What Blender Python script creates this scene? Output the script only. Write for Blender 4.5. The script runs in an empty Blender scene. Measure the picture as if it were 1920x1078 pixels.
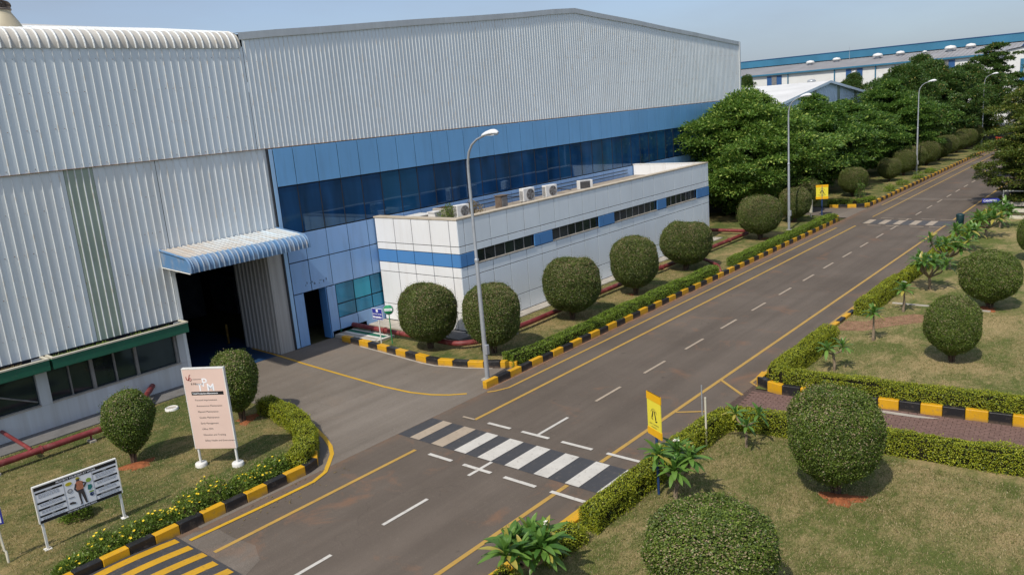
import bpy, bmesh, math, random
import numpy as np
from mathutils import Vector, Matrix
S = bpy.context.scene
COL = S.collection
rad = math.radians

# ------------------------------------------------------------------ camera, sky, sun, exposure
cam = bpy.data.objects.new('camera', bpy.data.cameras.new('camera'))
COL.objects.link(cam)
yaw, pit, rol = 0.7151592911, 0.2222253092, -0.0832601723
f = Vector((-math.sin(yaw)*math.cos(pit), math.cos(yaw)*math.cos(pit), -math.sin(pit)))
r0 = Vector((math.cos(yaw), math.sin(yaw), 0)); u0 = r0.cross(f)
r = math.cos(rol)*r0 + math.sin(rol)*u0
u = -math.sin(rol)*r0 + math.cos(rol)*u0
cam.matrix_world = Matrix(((r.x, u.x, -f.x, 0), (r.y, u.y, -f.y, 0), (r.z, u.z, -f.z, 9.24), (0, 0, 0, 1)))
cam.data.sensor_width = 36
cam.data.lens = 36*1486.9/1920
cam.data.clip_end = 6000
S.camera = cam
SUN_EL, SUN_AZ = 52.0, -8.0           # shadows fall towards +Y, turned 8 degrees to -X
W = bpy.data.worlds.new('World'); S.world = W; W.use_nodes = True
nt = W.node_tree; bg = nt.nodes['Background']
sky = nt.nodes.new('ShaderNodeTexSky'); sky.sky_type = 'NISHITA'; sky.sun_disc = False
sky.sun_elevation = rad(SUN_EL); sky.sun_rotation = rad(180 + SUN_AZ)
sky.air_density = .9; sky.dust_density = 2.0; sky.ozone_density = 5.0; sky.altitude = 0
hz_ = nt.nodes.new('ShaderNodeMix'); hz_.data_type = 'RGBA'      # even haze and faint high cloud over the whole sky
tcn = nt.nodes.new('ShaderNodeTexCoord'); mpn = nt.nodes.new('ShaderNodeMapping'); mpn.inputs['Scale'].default_value = (1, 1, 3.5)
cln = nt.nodes.new('ShaderNodeTexNoise'); cln.inputs['Scale'].default_value = 2.2; cln.inputs['Detail'].default_value = 6; cln.inputs['Roughness'].default_value = .55
crn = nt.nodes.new('ShaderNodeMapRange'); crn.inputs[1].default_value = .40; crn.inputs[2].default_value = .75; crn.inputs[3].default_value = .58; crn.inputs[4].default_value = .80
nt.links.new(tcn.outputs['Generated'], mpn.inputs[0]); nt.links.new(mpn.outputs[0], cln.inputs['Vector']); nt.links.new(cln.outputs[0], crn.inputs[0]); nt.links.new(crn.outputs[0], hz_.inputs[0])
nt.links.new(sky.outputs[0], hz_.inputs[6]); hz_.inputs[7].default_value = (1.60, 1.82, 2.20, 1)
nt.links.new(hz_.outputs[2], bg.inputs[0]); bg.inputs[1].default_value = 0.15
sl = bpy.data.lights.new('sun', 'SUN'); sl.energy = 2.5; sl.angle = rad(0.6); sl.color = (1, .93, .82)
sun = bpy.data.objects.new('sun', sl); COL.objects.link(sun)
sd = Vector((math.sin(rad(SUN_AZ))*math.cos(rad(SUN_EL)), math.cos(rad(SUN_AZ))*math.cos(rad(SUN_EL)), -math.sin(rad(SUN_EL))))
sun.rotation_euler = sd.to_track_quat('-Z', 'Y').to_euler(); sun.location = (0, -40, 60)
S.render.engine = 'CYCLES'
S.cycles.use_denoising = True
S.cycles.max_bounces = 6; S.cycles.diffuse_bounces = 3; S.cycles.glossy_bounces = 3; S.cycles.transmission_bounces = 3
S.view_settings.view_transform = 'Standard'; S.view_settings.look = 'None'
S.view_settings.exposure = 0.56; S.view_settings.gamma = 1

# ------------------------------------------------------------------ materials
class N:
    def __init__(s, name, rough=.7, spec=.4, metal=0):
        s.m = bpy.data.materials.new(name); s.m.use_nodes = True
        s.t = s.m.node_tree; s.b = s.t.nodes['Principled BSDF']
        s.b.inputs['Roughness'].default_value = rough; s.b.inputs['Specular IOR Level'].default_value = spec
        s.b.inputs['Metallic'].default_value = metal
        s.pos = s.t.nodes.new('ShaderNodeNewGeometry')
    def put(s, sock, v):
        if isinstance(v, bpy.types.NodeSocket): s.t.links.new(v, sock)
        else: sock.default_value = (*v, 1) if isinstance(v, tuple) and len(v) == 3 else v
    def map(s, scale=(1, 1, 1), rot=(0, 0, 0)):
        n = s.t.nodes.new('ShaderNodeMapping'); n.inputs['Scale'].default_value = scale; n.inputs['Rotation'].default_value = rot
        s.t.links.new(s.pos.outputs['Position'], n.inputs[0]); return n.outputs[0]
    def noise(s, scale, detail=4, vec=None, rough=.55, dist=0):
        n = s.t.nodes.new('ShaderNodeTexNoise'); n.inputs['Scale'].default_value = scale
        n.inputs['Detail'].default_value = detail; n.inputs['Roughness'].default_value = rough; n.inputs['Distortion'].default_value = dist
        s.t.links.new(vec or s.pos.outputs['Position'], n.inputs['Vector']); return n.outputs[0]
    def ramp(s, fac, a, b, lo=0., hi=1.):
        n = s.t.nodes.new('ShaderNodeMapRange'); s.put(n.inputs[0], fac)
        n.inputs[1].default_value = a; n.inputs[2].default_value = b; n.inputs[3].default_value = lo; n.inputs[4].default_value = hi
        return n.outputs[0]
    def mix(s, fac, a, b, mode='MIX'):
        n = s.t.nodes.new('ShaderNodeMix'); n.data_type = 'RGBA'; n.blend_type = mode
        s.put(n.inputs[0], fac); s.put(n.inputs[6], a); s.put(n.inputs[7], b); return n.outputs[2]
    def math(s, op, a, b=0.):
        n = s.t.nodes.new('ShaderNodeMath'); n.operation = op; s.put(n.inputs[0], a); s.put(n.inputs[1], b); return n.outputs[0]
    def sep(s, what='Position'):
        n = s.t.nodes.new('ShaderNodeSeparateXYZ'); s.t.links.new(s.pos.outputs[what], n.inputs[0]); return n.outputs
    def bump(s, h, strength=.3, dist=.02):
        n = s.t.nodes.new('ShaderNodeBump'); n.inputs['Strength'].default_value = strength; n.inputs['Distance'].default_value = dist
        s.put(n.inputs['Height'], h); s.t.links.new(n.outputs[0], s.b.inputs['Normal'])
    def col(s, c): s.put(s.b.inputs['Base Color'], c); return s
    def rgh(s, c): s.put(s.b.inputs['Roughness'], c); return s

MAT = {}
def simple(name, c, rough=.6, var=.25, scale=3., spec=.4, metal=0, bump=0, dirt=None, dscale=1.2):
    n = N(name, rough, spec, metal)
    v = n.noise(scale, 5)
    dark = tuple(x*(1-var) for x in c); lite = tuple(min(1, x*(1+var*.6)) for x in c)
    o = n.mix(n.ramp(v, .3, .7), dark, lite)
    if dirt: o = n.mix(n.ramp(n.noise(dscale, 6, rough=.65), .52, .72, 0, .75), o, dirt)
    n.col(o)
    if bump: n.bump(n.noise(60, 3), bump, .01)
    MAT[name] = n.m
    return n.m

def asphalt(name, c1, c2, red, redamt, grain=.25):
    n = N(name, .85, .3)
    big = n.noise(.22, 5, rough=.6)
    lane = n.noise(1.0, 4, n.map((1.5, .06, 1)), .6)
    o = n.mix(n.ramp(big, .35, .65), c1, c2)
    o = n.mix(n.ramp(lane, .35, .7, 0, .55), o, tuple(x*.68 for x in c1))
    o = n.mix(n.ramp(n.noise(9, 5, rough=.8), .56, .72, 0, .35), o, tuple(x*1.45 for x in c2))
    o = n.mix(n.ramp(n.noise(.55, 6, rough=.7, dist=.6), .57, .74, 0, redamt), o, red)
    o = n.mix(n.ramp(n.noise(2.3, 6, rough=.75), .62, .78, 0, .3), o, tuple(min(1, x*1.7) for x in c2))
    if name == 'asphalt':
        ed = n.math('MULTIPLY', n.ramp(n.sep()[0], -17.1, -17.6), n.ramp(n.noise(1.4, 5, rough=.7), .36, .58)); o = n.mix(n.math('MULTIPLY', ed, .8), o, (.20, .115, .068))
        ed = n.math('MULTIPLY', n.ramp(n.sep()[0], -10.7, -10.05), n.ramp(n.noise(1.2, 5, rough=.7), .42, .62)); o = n.mix(n.math('MULTIPLY', ed, .7), o, (.19, .125, .08))
    vo = n.t.nodes.new('ShaderNodeTexVoronoi'); vo.feature = 'DISTANCE_TO_EDGE'; vo.inputs['Scale'].default_value = .42
    wv = n.t.nodes.new('ShaderNodeVectorMath'); wv.operation = 'ADD'; nz = n.t.nodes.new('ShaderNodeTexNoise'); nz.inputs['Scale'].default_value = 1.6; nz.inputs['Detail'].default_value = 5
    n.t.links.new(n.pos.outputs['Position'], nz.inputs['Vector']); n.t.links.new(n.pos.outputs['Position'], wv.inputs[0]); n.t.links.new(nz.outputs['Color'], wv.inputs[1]); n.t.links.new(wv.outputs[0], vo.inputs['Vector'])
    ck = n.math('MULTIPLY', n.ramp(vo.outputs['Distance'], .009, .003), n.ramp(n.noise(.3, 2), .52, .62, 0, .22)); o = n.mix(ck, o, tuple(x*.4 for x in c1))
    o = n.mix(n.ramp(n.noise(3.1, 2, n.map((1, .7, 1), (0, 0, .3))), .70, .76, 0, .5), o, tuple(x*.5 for x in c1))
    g = n.noise(45, 3, rough=.8)
    o = n.mix(1, o, n.mix(n.ramp(g, .25, .75), (1-grain,)*3, (1+grain,)*3), 'MULTIPLY')
    n.col(o); n.bump(g, .35, .012); MAT[name] = n.m
asphalt('asphalt', (.108, .086, .067), (.148, .120, .096), (.24, .122, .066), .65, .35)
asphalt('apron', (.160, .134, .108), (.215, .184, .152), (.26, .18, .12), .35, .35)
asphalt('patch', (.135, .112, .09), (.20, .168, .138), (.24, .14, .085), .5, .45)

def lawn(name, green, dry, red, lo, hi, k=1.):
    n = N(name, .9, .2)
    a = n.noise(.30*k, 6, rough=.6, dist=.5); b = n.noise(1.6*k, 6, n.map((1, .6, 1), (0, 0, .6)), .7, .8); c = n.noise(7*k, 5, n.map((1, .5, 1), (0, 0, .9)), .7)
    fac = n.ramp(n.math('ADD', n.math('ADD', n.math('MULTIPLY', a, .5), n.math('MULTIPLY', b, .3)), n.math('MULTIPLY', c, .2)), lo, hi)
    o = n.mix(fac, green, dry)
    o = n.mix(n.ramp(n.noise(1.1, 6, rough=.7, dist=.5), .60, .74, 0, .55), o, tuple(min(1, x*1.35) for x in dry))
    o = n.mix(n.ramp(n.noise(.8, 6, n.map((1, 1, 1), (0, 0, 2)), rough=.7), .64, .78, 0, .55), o, red)
    g = n.noise(34, 5, n.map((1, .6, 1), (0, 0, .4)), rough=.85)
    o = n.mix(1, o, n.mix(n.ramp(g, .3, .7), (.45, .48, .42), (1.5, 1.47, 1.4)), 'MULTIPLY')
    n.col(o); n.bump(g, .8, .04); MAT[name] = n.m
lawn('lawn_dry', (.115, .138, .036), (.345, .265, .135), (.33, .19, .105), .45, .575)
lawn('lawn_mid', (.085, .112, .030), (.30, .225, .105), (.30, .155, .08), .45, .585)
lawn('ground', (.05, .06, .02), (.12, .095, .05), (.2, .1, .05), .4, .65, .3)
simple('red_soil', (.30, .105, .045), .95, .35, 9, .1, bump=.8)
simple('bare_soil', (.27, .155, .095), .95, .3, 4, .1, bump=.6)
simple('dark_soil', (.07, .045, .028), .95, .4, 6, .1, bump=.6)

def painted(name, c, wear, wfac=.5, rough=.5):
    n = N(name, rough, .4); z_ = n.sep()[2]
    o = n.mix(n.ramp(n.noise(1.7, 4), .3, .7), tuple(x*.86 for x in c), c)
    o = n.mix(n.ramp(n.noise(7, 7, rough=.72), .55, .70, 0, wfac), o, wear)
    o = n.mix(n.ramp(n.noise(38, 4, rough=.8), .60, .72, 0, wfac*.8), o, tuple(x*.6 for x in wear))
    if name.startswith('kerb'): o = n.mix(n.math('MULTIPLY', n.ramp(z_, .13, .0, 0, .8), n.ramp(n.noise(2.5, 5, rough=.7), .35, .6)), o, (.22, .15, .10))
    n.col(o); n.bump(n.noise(30, 4), .25, .01); MAT[name] = n.m
painted('kerb_yellow', (.66, .35, .012), (.36, .22, .07), .7)
painted('kerb_black', (.018, .018, .02), (.13, .105, .08), .6, .45)
painted('kerb_cement', (.30, .27, .23), (.2, .17, .13), .5)
painted('line_yellow', (.47, .285, .06), (.24, .18, .11), .75)
painted('line_yellow_new', (.62, .36, .02), (.3, .2, .08), .5)
painted('hump_yellow', (.60, .33, .015), (.16, .12, .07), .75)
painted('line_faint', (.085, .077, .070), (.14, .115, .09), .7)
painted('line_white', (.60, .57, .51), (.24, .20, .165), .75)
painted('line_dirty', (.42, .34, .25), (.22, .17, .12), .8)
painted('line_black', (.058, .057, .060), (.15, .125, .10), .7)
painted('green_paint', (.02, .16, .10), (.2, .22, .2), .45)
painted('gutter_green', (.018, .13, .075), (.10, .14, .10), .4, .5)

def cladding(name, c, dirt, k=.45, rust=.3):
    n = N(name, .42, .45)
    st = n.noise(1., 6, n.map((1, 3.2, .09)), .65)
    o = n.mix(n.ramp(st, .35, .7, 0, k), c, dirt)
    o = n.mix(n.ramp(n.noise(.35, 4), .4, .7, 0, .25), o, tuple(x*.82 for x in c))
    o = n.mix(n.ramp(n.noise(3.5, 7, n.map((1, 1, .45)), .75), .66, .76, 0, rust), o, (.34, .25, .16))
    wn = n.t.nodes.new('ShaderNodeTexWhiteNoise'); wn.noise_dimensions = '1D'; n.put(wn.inputs['W'], n.math('FLOOR', n.math('MULTIPLY', n.sep()[1], 1.13)))
    o = n.mix(n.ramp(wn.outputs['Value'], 0, 1, 0, .16), o, tuple(x*.62 for x in dirt))
    n.bump(n.noise(.8, 3, n.map((1, 1, .4))), .25, .03); n.col(o); MAT[name] = n.m
cladding('cladding', (.82, .90, .935), (.74, .80, .82), rust=.08)
cladding('cladding_low', (.80, .865, .89), (.68, .67, .62), .55)
cladding('cladding_roof', (.66, .635, .57), (.46, .41, .33), .8)
cladding('cladding_door', (.50, .50, .49), (.22, .21, .19), .9)
cladding('flashing', (.64, .68, .70), (.50, .52, .52), .6)
cladding('white_wall', (.62, .66, .69), (.40, .39, .36), .55)
simple('rib_paint', (.70, .73, .73), .45, .1, .8, dirt=(.55, .47, .36), dscale=2.5)
simple('translucent_sheet', (.37, .44, .35), .4, .12, .8, dirt=(.28, .33, .23))
simple('rust_edge', (.30, .17, .09), .8, .5, 4, .2)

def panel(name, c, rough=.32, dirt=None, dk=.35):
    n = N(name, rough, .5)
    o = n.mix(n.ramp(n.noise(.5, 3), .35, .65), tuple(x*.94 for x in c), c)
    if dirt: o = n.mix(n.ramp(n.noise(1, 6, n.map((3, 3, .35)), .7), .5, .72, 0, dk), o, dirt)
    rn = n.t.nodes.new('ShaderNodeObjectInfo').outputs['Random']; o = n.mix(n.ramp(rn, 0, 1, 0, .12), o, tuple(x*.6 for x in c))
    n.col(o); MAT[name] = n.m
panel('panel_blue', (.185, .44, .76), .30, (.13, .25, .40), .3)
panel('panel_blue_bounce', (.25, .44, .74), .30, (.17, .24, .38), .35)  # same blue paint, made paler so reflected light is in the colour
panel('panel_blue_edge', (.34, .56, .82), .35)
panel('panel_white', (.86, .86, .85), .35, (.62, .58, .52), .28)
panel('panel_white_shade', (.86, .92, .955), .35, (.66, .69, .70), .25)  # the annex's white panels again, with the shaded side's blue tint painted in
panel('panel_mid_blue', (.085, .25, .54), .35, (.09, .2, .4), .3)
simple('joint', (.025, .03, .04), .7, .2)
simple('cap', (.50, .43, .33), .8, .2, 2, dirt=(.34, .28, .2))
simple('deck', (.34, .29, .23), .85, .3, 1, dirt=(.2, .16, .12))
simple('concrete', (.42, .385, .33), .85, .22, 1.4, .3, bump=.25, dirt=(.26, .22, .18))
simple('concrete_dark', (.17, .165, .16), .85, .3, 1.2, .3, bump=.25, dirt=(.1, .09, .08))
simple('white_paint', (.74, .73, .69), .5, .1, 3, dirt=(.52, .47, .40), dscale=3)
simple('cream_paint', (.62, .58, .46), .55, .15, 3, dirt=(.4, .34, .25), dscale=3)
simple('pipe_red', (.20, .035, .035), .5, .3, 2, dirt=(.28, .13, .11), dscale=4)
simple('galv', (.40, .42, .44), .4, .12, 4, .5, .35)
simple('lamp_white', (.78, .79, .80), .35, .06, 5)
simple('lens', (.55, .56, .55), .15, .05, 5)
simple('dark_metal', (.03, .03, .034), .5, .3, 4)
simple('frame_grey', (.24, .23, .22), .5, .3, 4)
simple('frame_pale', (.30, .29, .275), .5, .2, 4)
simple('interior', (.014, .016, .022), .9, .4, .8)  # near-black: the unlit look of rooms behind openings is put into the colour
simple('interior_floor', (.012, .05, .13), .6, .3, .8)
simple('machine', (.06, .075, .10), .6, .5, 1.5)
simple('ac_white', (.74, .73, .70), .5, .08, 5, dirt=(.55, .50, .42), dscale=3)
simple('ac_dark', (.06, .055, .055), .6, .3, 6)
simple('rust_box', (.16, .12, .09), .75, .4, 5)
simple('bark', (.12, .085, .06), .9, .4, 12, .1, bump=.8)
simple('bark_pale', (.26, .20, .14), .85, .4, 10, .1, bump=.6)
simple('bark_red', (.34, .16, .075), .85, .3, 10, .1)
simple('sign_pink', (.74, .55, .47), .5, .06, 1)
simple('sign_white', (.86, .87, .90), .45, .05, 1)
simple('sign_black', (.012, .012, .014), .5, .1)
simple('sign_edge', (.72, .70, .66), .5, .1)
simple('ink', (.06, .05, .05), .6, .1)
simple('ink_grey', (.25, .26, .29), .6, .1)
simple('logo_red', (.30, .05, .045), .5, .1)
simple('sign_yellow', (.80, .68, .05), .5, .06, 1)
simple('sign_amber', (.80, .42, .005), .5, .06, 1)
simple('sign_blue', (.03, .04, .30), .5, .1, 1)
simple('post_blue', (.02, .05, .15), .45, .2, 3)
simple('sign_green', (.01, .27, .11), .5, .1, 1)
simple('lime', (.30, .45, .07), .6, .2, 20)
simple('teal', (.03, .20, .19), .6, .2, 20)
simple('helmet_yellow', (.52, .44, .02), .6, .2, 20)
simple('skin_orange', (.52, .20, .11), .6, .2, 20)
simple('bin_teal', (.006, .032, .036), .5, .2, 3)
simple('beige_metal', (.50, .44, .31), .6, .15, 1, dirt=(.38, .3, .2))
simple('vent_brown', (.16, .13, .11), .6, .3, 6)
simple('factory_white', (.74, .74, .72), .6, .08, .2, dirt=(.58, .55, .50), dscale=.3)
simple('factory_blue', (.04, .17, .28), .5, .15, .3)
simple('factory_blue_dark', (.03, .10, .26), .5, .15, .3)
simple('roof_grey', (.30, .30, .31), .7, .15, .3, dirt=(.24, .22, .2), dscale=.4)
simple('shed_wall', (.74, .86, .97), .5, .1, .5)
simple('shed_roof', (.70, .69, .66), .5, .12, .3)
simple('dim_yellow', (.20, .11, .015), .6, .4, 4)  # guard post yellow, darkened to put the gateway shade into the colour
simple('gate_red', (.35, .05, .02), .5, .2)
simple('gate_yellow', (.62, .33, .015), .5, .2)
simple('brick_paver', (.175, .108, .090), .9, .3, 14, .2, bump=.5, dirt=(.15, .10, .085))
simple('paver_bed', (.10, .07, .058), .95, .3, 8, .1)
simple('petal_yellow', (.75, .55, .02), .5, .1)
simple('petal_white', (.85, .82, .72), .5, .05)

def glass(name, c, rough=.03, refl=.5):
    n = N(name, rough, refl); n.b.inputs['IOR'].default_value = 1.6; n.b.inputs['Specular Tint'].default_value = (.45, .75, 1, 1)
    v = n.noise(.35, 3, n.map((1, 2.2, .5)))
    rn = n.t.nodes.new('ShaderNodeObjectInfo').outputs['Random']; o = n.mix(n.ramp(v, .35, .65), tuple(x*.5 for x in c), tuple(x*1.3 for x in c))
    o = n.mix(n.ramp(rn, .55, 1, 0, .55), o, (c[0]*1.6, c[1]*1.9, c[2]*1.35)); n.col(o)
    b = n.noise(.9, 2); n.bump(b, .02, .05); MAT[name] = n.m
glass('glass_blue', (.011, .058, .165), .03, .8)
glass('glass_teal', (.02, .21, .36), .06, .6)
glass('glass_dark', (.022, .026, .030), .08, .7)

def leaf(name, c1, c2, c3=None, p3=0., dry_top=None, trans=.25, rough=.45, ztop=None, single=False):
    m = bpy.data.materials.new(name); m.use_nodes = True; t = m.node_tree; t.nodes.clear()
    n = N.__new__(N); n.m = m; n.t = t; n.pos = t.nodes.new('ShaderNodeNewGeometry')
    rnd = n.pos.outputs['Random Per Island']
    if single: rnd = t.nodes.new('ShaderNodeObjectInfo').outputs['Random']
    o = n.mix(rnd, c1, c2)
    cl = n.noise(1.3, 3)
    o = n.mix(n.ramp(cl, .35, .7, 0, .4), o, tuple(x*.6 for x in c1))
    if c3:
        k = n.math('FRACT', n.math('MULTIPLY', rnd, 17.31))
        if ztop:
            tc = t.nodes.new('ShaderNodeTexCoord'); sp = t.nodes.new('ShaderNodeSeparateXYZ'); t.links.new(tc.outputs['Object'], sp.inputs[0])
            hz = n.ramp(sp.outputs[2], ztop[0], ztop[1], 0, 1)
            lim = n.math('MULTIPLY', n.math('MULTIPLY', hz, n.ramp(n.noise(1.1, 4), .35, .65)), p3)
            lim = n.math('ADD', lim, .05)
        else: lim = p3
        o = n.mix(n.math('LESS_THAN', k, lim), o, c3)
    d = t.nodes.new('ShaderNodeBsdfPrincipled'); d.inputs['Roughness'].default_value = rough; d.inputs['Specular IOR Level'].default_value = .35
    n.put(d.inputs['Base Color'], o)
    tr = t.nodes.new('ShaderNodeBsdfTranslucent'); n.put(tr.inputs[0], n.mix(.5, o, (c2[0]*1.5, c2[1]*1.6, c2[2])))
    mx = t.nodes.new('ShaderNodeMixShader'); mx.inputs[0].default_value = trans
    t.links.new(d.outputs[0], mx.inputs[1]); t.links.new(tr.outputs[0], mx.inputs[2])
    out = t.nodes.new('ShaderNodeOutputMaterial'); t.links.new(mx.outputs[0], out.inputs[0]); MAT[name] = m
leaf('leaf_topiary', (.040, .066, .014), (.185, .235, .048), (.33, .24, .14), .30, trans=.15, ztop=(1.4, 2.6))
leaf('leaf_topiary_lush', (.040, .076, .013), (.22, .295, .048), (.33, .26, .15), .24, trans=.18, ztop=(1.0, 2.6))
leaf('leaf_hedge_gold', (.20, .25, .018), (.46, .47, .035), (.10, .15, .018), .18, trans=.25)
leaf('leaf_hedge_green', (.12, .20, .02), (.30, .41, .045), (.07, .115, .018), .2, trans=.25)
leaf('leaf_tree', (.034, .082, .019), (.15, .27, .048), (.28, .36, .07), .10, trans=.3)
leaf('leaf_tree_fresh', (.05, .11, .021), (.20, .33, .06), (.34, .42, .09), .16, trans=.3)
leaf('leaf_tree_dark', (.032, .072, .020), (.115, .20, .042), (.28, .24, .07), .06, trans=.28)
leaf('leaf_tree_olive', (.040, .070, .013), (.165, .215, .036), (.30, .27, .06), .10, trans=.25)
leaf('leaf_plumeria', (.06, .15, .028), (.19, .33, .065), (.42, .36, .08), .06, trans=.28, rough=.35, single=True)
leaf('leaf_bed', (.075, .13, .02), (.22, .31, .045), trans=.25)
leaf('leaf_dry', (.16, .12, .045), (.30, .22, .10), trans=.2)
leaf('grass_blade', (.10, .13, .034), (.24, .235, .075), (.42, .33, .18), .45, trans=.2)
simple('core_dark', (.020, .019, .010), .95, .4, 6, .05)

# ------------------------------------------------------------------ mesh helpers
def obj(name, me, mat=None, parent=None, loc=(0, 0, 0)):
    o = bpy.data.objects.new(name, me); COL.objects.link(o)
    if mat and not me.materials: me.materials.append(MAT[mat])
    if parent: o.parent = parent
    o.location = loc
    return o
def origin(o):
    v = Vector((0, 0, 0))
    while o: v += o.location; o = o.parent
    return v
def tag(o, label=None, cat=None, group=None, kind=None):
    if label: o['label'] = label
    if cat: o['category'] = cat
    if group: o['group'] = group
    if kind: o['kind'] = kind
    return o
def thing(name, label, cat, loc=(0, 0, 0), rz=0, group=None):
    o = bpy.data.objects.new(name, None); COL.objects.link(o); o.location = loc; o.rotation_euler = (0, 0, rz)
    o.empty_display_size = .2
    return tag(o, label, cat, group)
class MB:
    def __init__(s): s.v = []; s.f = []; s.sm = []
    def add(s, vs, fs, smooth=False):
        k = len(s.v); s.v += [tuple(v) for v in vs]; s.f += [tuple(i+k for i in q) for q in fs]; s.sm += [smooth]*len(fs); return s
    def box(s, x0, x1, y0, y1, z0, z1):
        return s.add([(x0, y0, z0), (x1, y0, z0), (x1, y1, z0), (x0, y1, z0), (x0, y0, z1), (x1, y0, z1), (x1, y1, z1), (x0, y1, z1)],
                     [(0, 3, 2, 1), (4, 5, 6, 7), (0, 1, 5, 4), (1, 2, 6, 5), (2, 3, 7, 6), (3, 0, 4, 7)])
    def poly(s, pts): return s.add(pts, [tuple(range(len(pts)))])
    def prism(s, pts, z0, z1):           # ccw outline in xy
        n = len(pts)
        return s.add([(x, y, z0) for x, y in pts]+[(x, y, z1) for x, y in pts],
                     [tuple(range(n-1, -1, -1)), tuple(range(n, 2*n))]+[(i, (i+1) % n, n+(i+1) % n, n+i) for i in range(n)])
    def tube(s, pts, rs, n=8, caps=True):
        pts = [Vector(p) for p in pts]
        if not isinstance(rs, (list, tuple)): rs = [rs]*len(pts)
        vs, fs = [], []; ref = None
        for i, p in enumerate(pts):
            d = (pts[min(i+1, len(pts)-1)]-pts[max(i-1, 0)]).normalized()
            if ref is None: ref = Vector((1, 0, 0)) if abs(d.x) < .9 else Vector((0, 1, 0))
            a = (ref-d*ref.dot(d)).normalized(); ref = a; b = d.cross(a)
            for k in range(n):
                t = 2*math.pi*k/n; vs.append(p+(a*math.cos(t)+b*math.sin(t))*rs[i])
        for i in range(len(pts)-1):
            for k in range(n): fs.append((i*n+k, i*n+(k+1) % n, (i+1)*n+(k+1) % n, (i+1)*n+k))
        s.add(vs, fs, True)
        if caps: s.add(vs[:n], [tuple(range(n-1, -1, -1))]); s.add(vs[-n:], [tuple(range(n))])
        return s
    def lathe(s, prof, c=(0, 0, 0), n=20, axis='z'):
        vs, fs = [], []
        for (rr, z) in prof:
            for k in range(n):
                t = 2*math.pi*k/n; a, b = rr*math.cos(t), rr*math.sin(t)
                vs.append((c[0]+a, c[1]+b, c[2]+z) if axis == 'z' else ((c[0]+z, c[1]+a, c[2]+b) if axis == 'x' else (c[0]+a, c[1]+z, c[2]+b)))
        for i in range(len(prof)-1):
            for k in range(n): fs.append((i*n+k, i*n+(k+1) % n, (i+1)*n+(k+1) % n, (i+1)*n+k))
        return s.add(vs, fs, True)
    def mesh(s, name, off=Vector((0, 0, 0))):
        me = bpy.data.meshes.new(name)
        me.from_pydata([(v[0]-off[0], v[1]-off[1], v[2]-off[2]) for v in s.v], [], s.f)
        me.polygons.foreach_set('use_smooth', s.sm); me.update(); return me
    def build(s, name, mat, parent=None, local=False, bevel=0):
        off = Vector((0, 0, 0)) if local or not parent else origin(parent)
        me = s.mesh(name, off)
        if bevel: bev(me, bevel)
        return obj(name, me, mat, parent)
def bev(me, w, seg=1):
    b = bmesh.new(); b.from_mesh(me); bmesh.ops.remove_doubles(b, verts=b.verts, dist=1e-5)
    bmesh.ops.bevel(b, geom=b.edges[:], offset=w, segments=seg, affect='EDGES', profile=.6); b.to_mesh(me); b.free()
def struct(name, mb, mat, parent=None):
    o = mb.build(name, mat, parent)
    if not parent: o['kind'] = 'structure'
    return o
def leaf_mesh(name, P, D, U, L, Wd, fold=.15):
    """P base points, D leaf direction, U rough normal (N,3); a folded four-sided leaf each."""
    n = len(P); D = D/np.linalg.norm(D, axis=1, keepdims=True)
    Sd = np.cross(D, U); Sd /= np.linalg.norm(Sd, axis=1, keepdims=True)+1e-9; Nn = np.cross(Sd, D)
    L = np.broadcast_to(np.asarray(L, float), (n,))[:, None]; Wd = np.broadcast_to(np.asarray(Wd, float), (n,))[:, None]
    V = np.empty((n, 4, 3)); V[:, 0] = P; V[:, 2] = P+D*L
    mid = P+D*L*.5+Nn*L*fold
    V[:, 1] = mid+Sd*Wd*.5; V[:, 3] = mid-Sd*Wd*.5
    me = bpy.data.meshes.new(name); me.vertices.add(n*4); me.loops.add(n*4); me.polygons.add(n)
    me.vertices.foreach_set('co', V.ravel()); me.loops.foreach_set('vertex_index', np.arange(n*4, dtype=np.int32))
    me.polygons.foreach_set('loop_start', np.arange(0, n*4, 4, dtype=np.int32)); me.update(calc_edges=True)
    return me
def lumpy(P, freq, amp, seed):
    rs = np.random.RandomState(seed); o = np.zeros(len(P))
    for k in range(7):
        w = rs.normal(size=3)*freq*(1+k*.35); o += np.sin(P@w+rs.uniform(0, 6.28))/(1+k*.4)
    return o*amp/2.5
def text(name, s, size, mat, parent, x, z, y=-.006, align='LEFT', sx=1., bold=0.):
    c = bpy.data.curves.new(name, 'FONT'); c.body = s; c.size = size; c.align_x = align; c.offset = bold; c.resolution_u = 2
    t = bpy.data.objects.new(name, c); COL.objects.link(t)
    bpy.context.view_layer.update()
    me = bpy.data.meshes.new_from_object(t); bpy.data.objects.remove(t); bpy.data.curves.remove(c)
    me.materials.clear()
    o = obj(name, me, mat, parent); o.location = (x, y, z); o.rotation_euler = (math.pi/2, 0, 0); o.scale = (sx, 1, 1)
    return o
def flat(pts, y, parent, name, mat, th=.004):      # a printed flat shape on a sign, local x/z outline
    n = len(pts); mb = MB()
    mb.add([(a, y, b) for a, b in pts]+[(a, y-th, b) for a, b in pts], [tuple(range(n, 2*n)), tuple(range(n-1, -1, -1))]+[(i, (i+1) % n, n+(i+1) % n, n+i) for i in range(n)])
    return mb.build(name, mat, parent, local=True)

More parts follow.
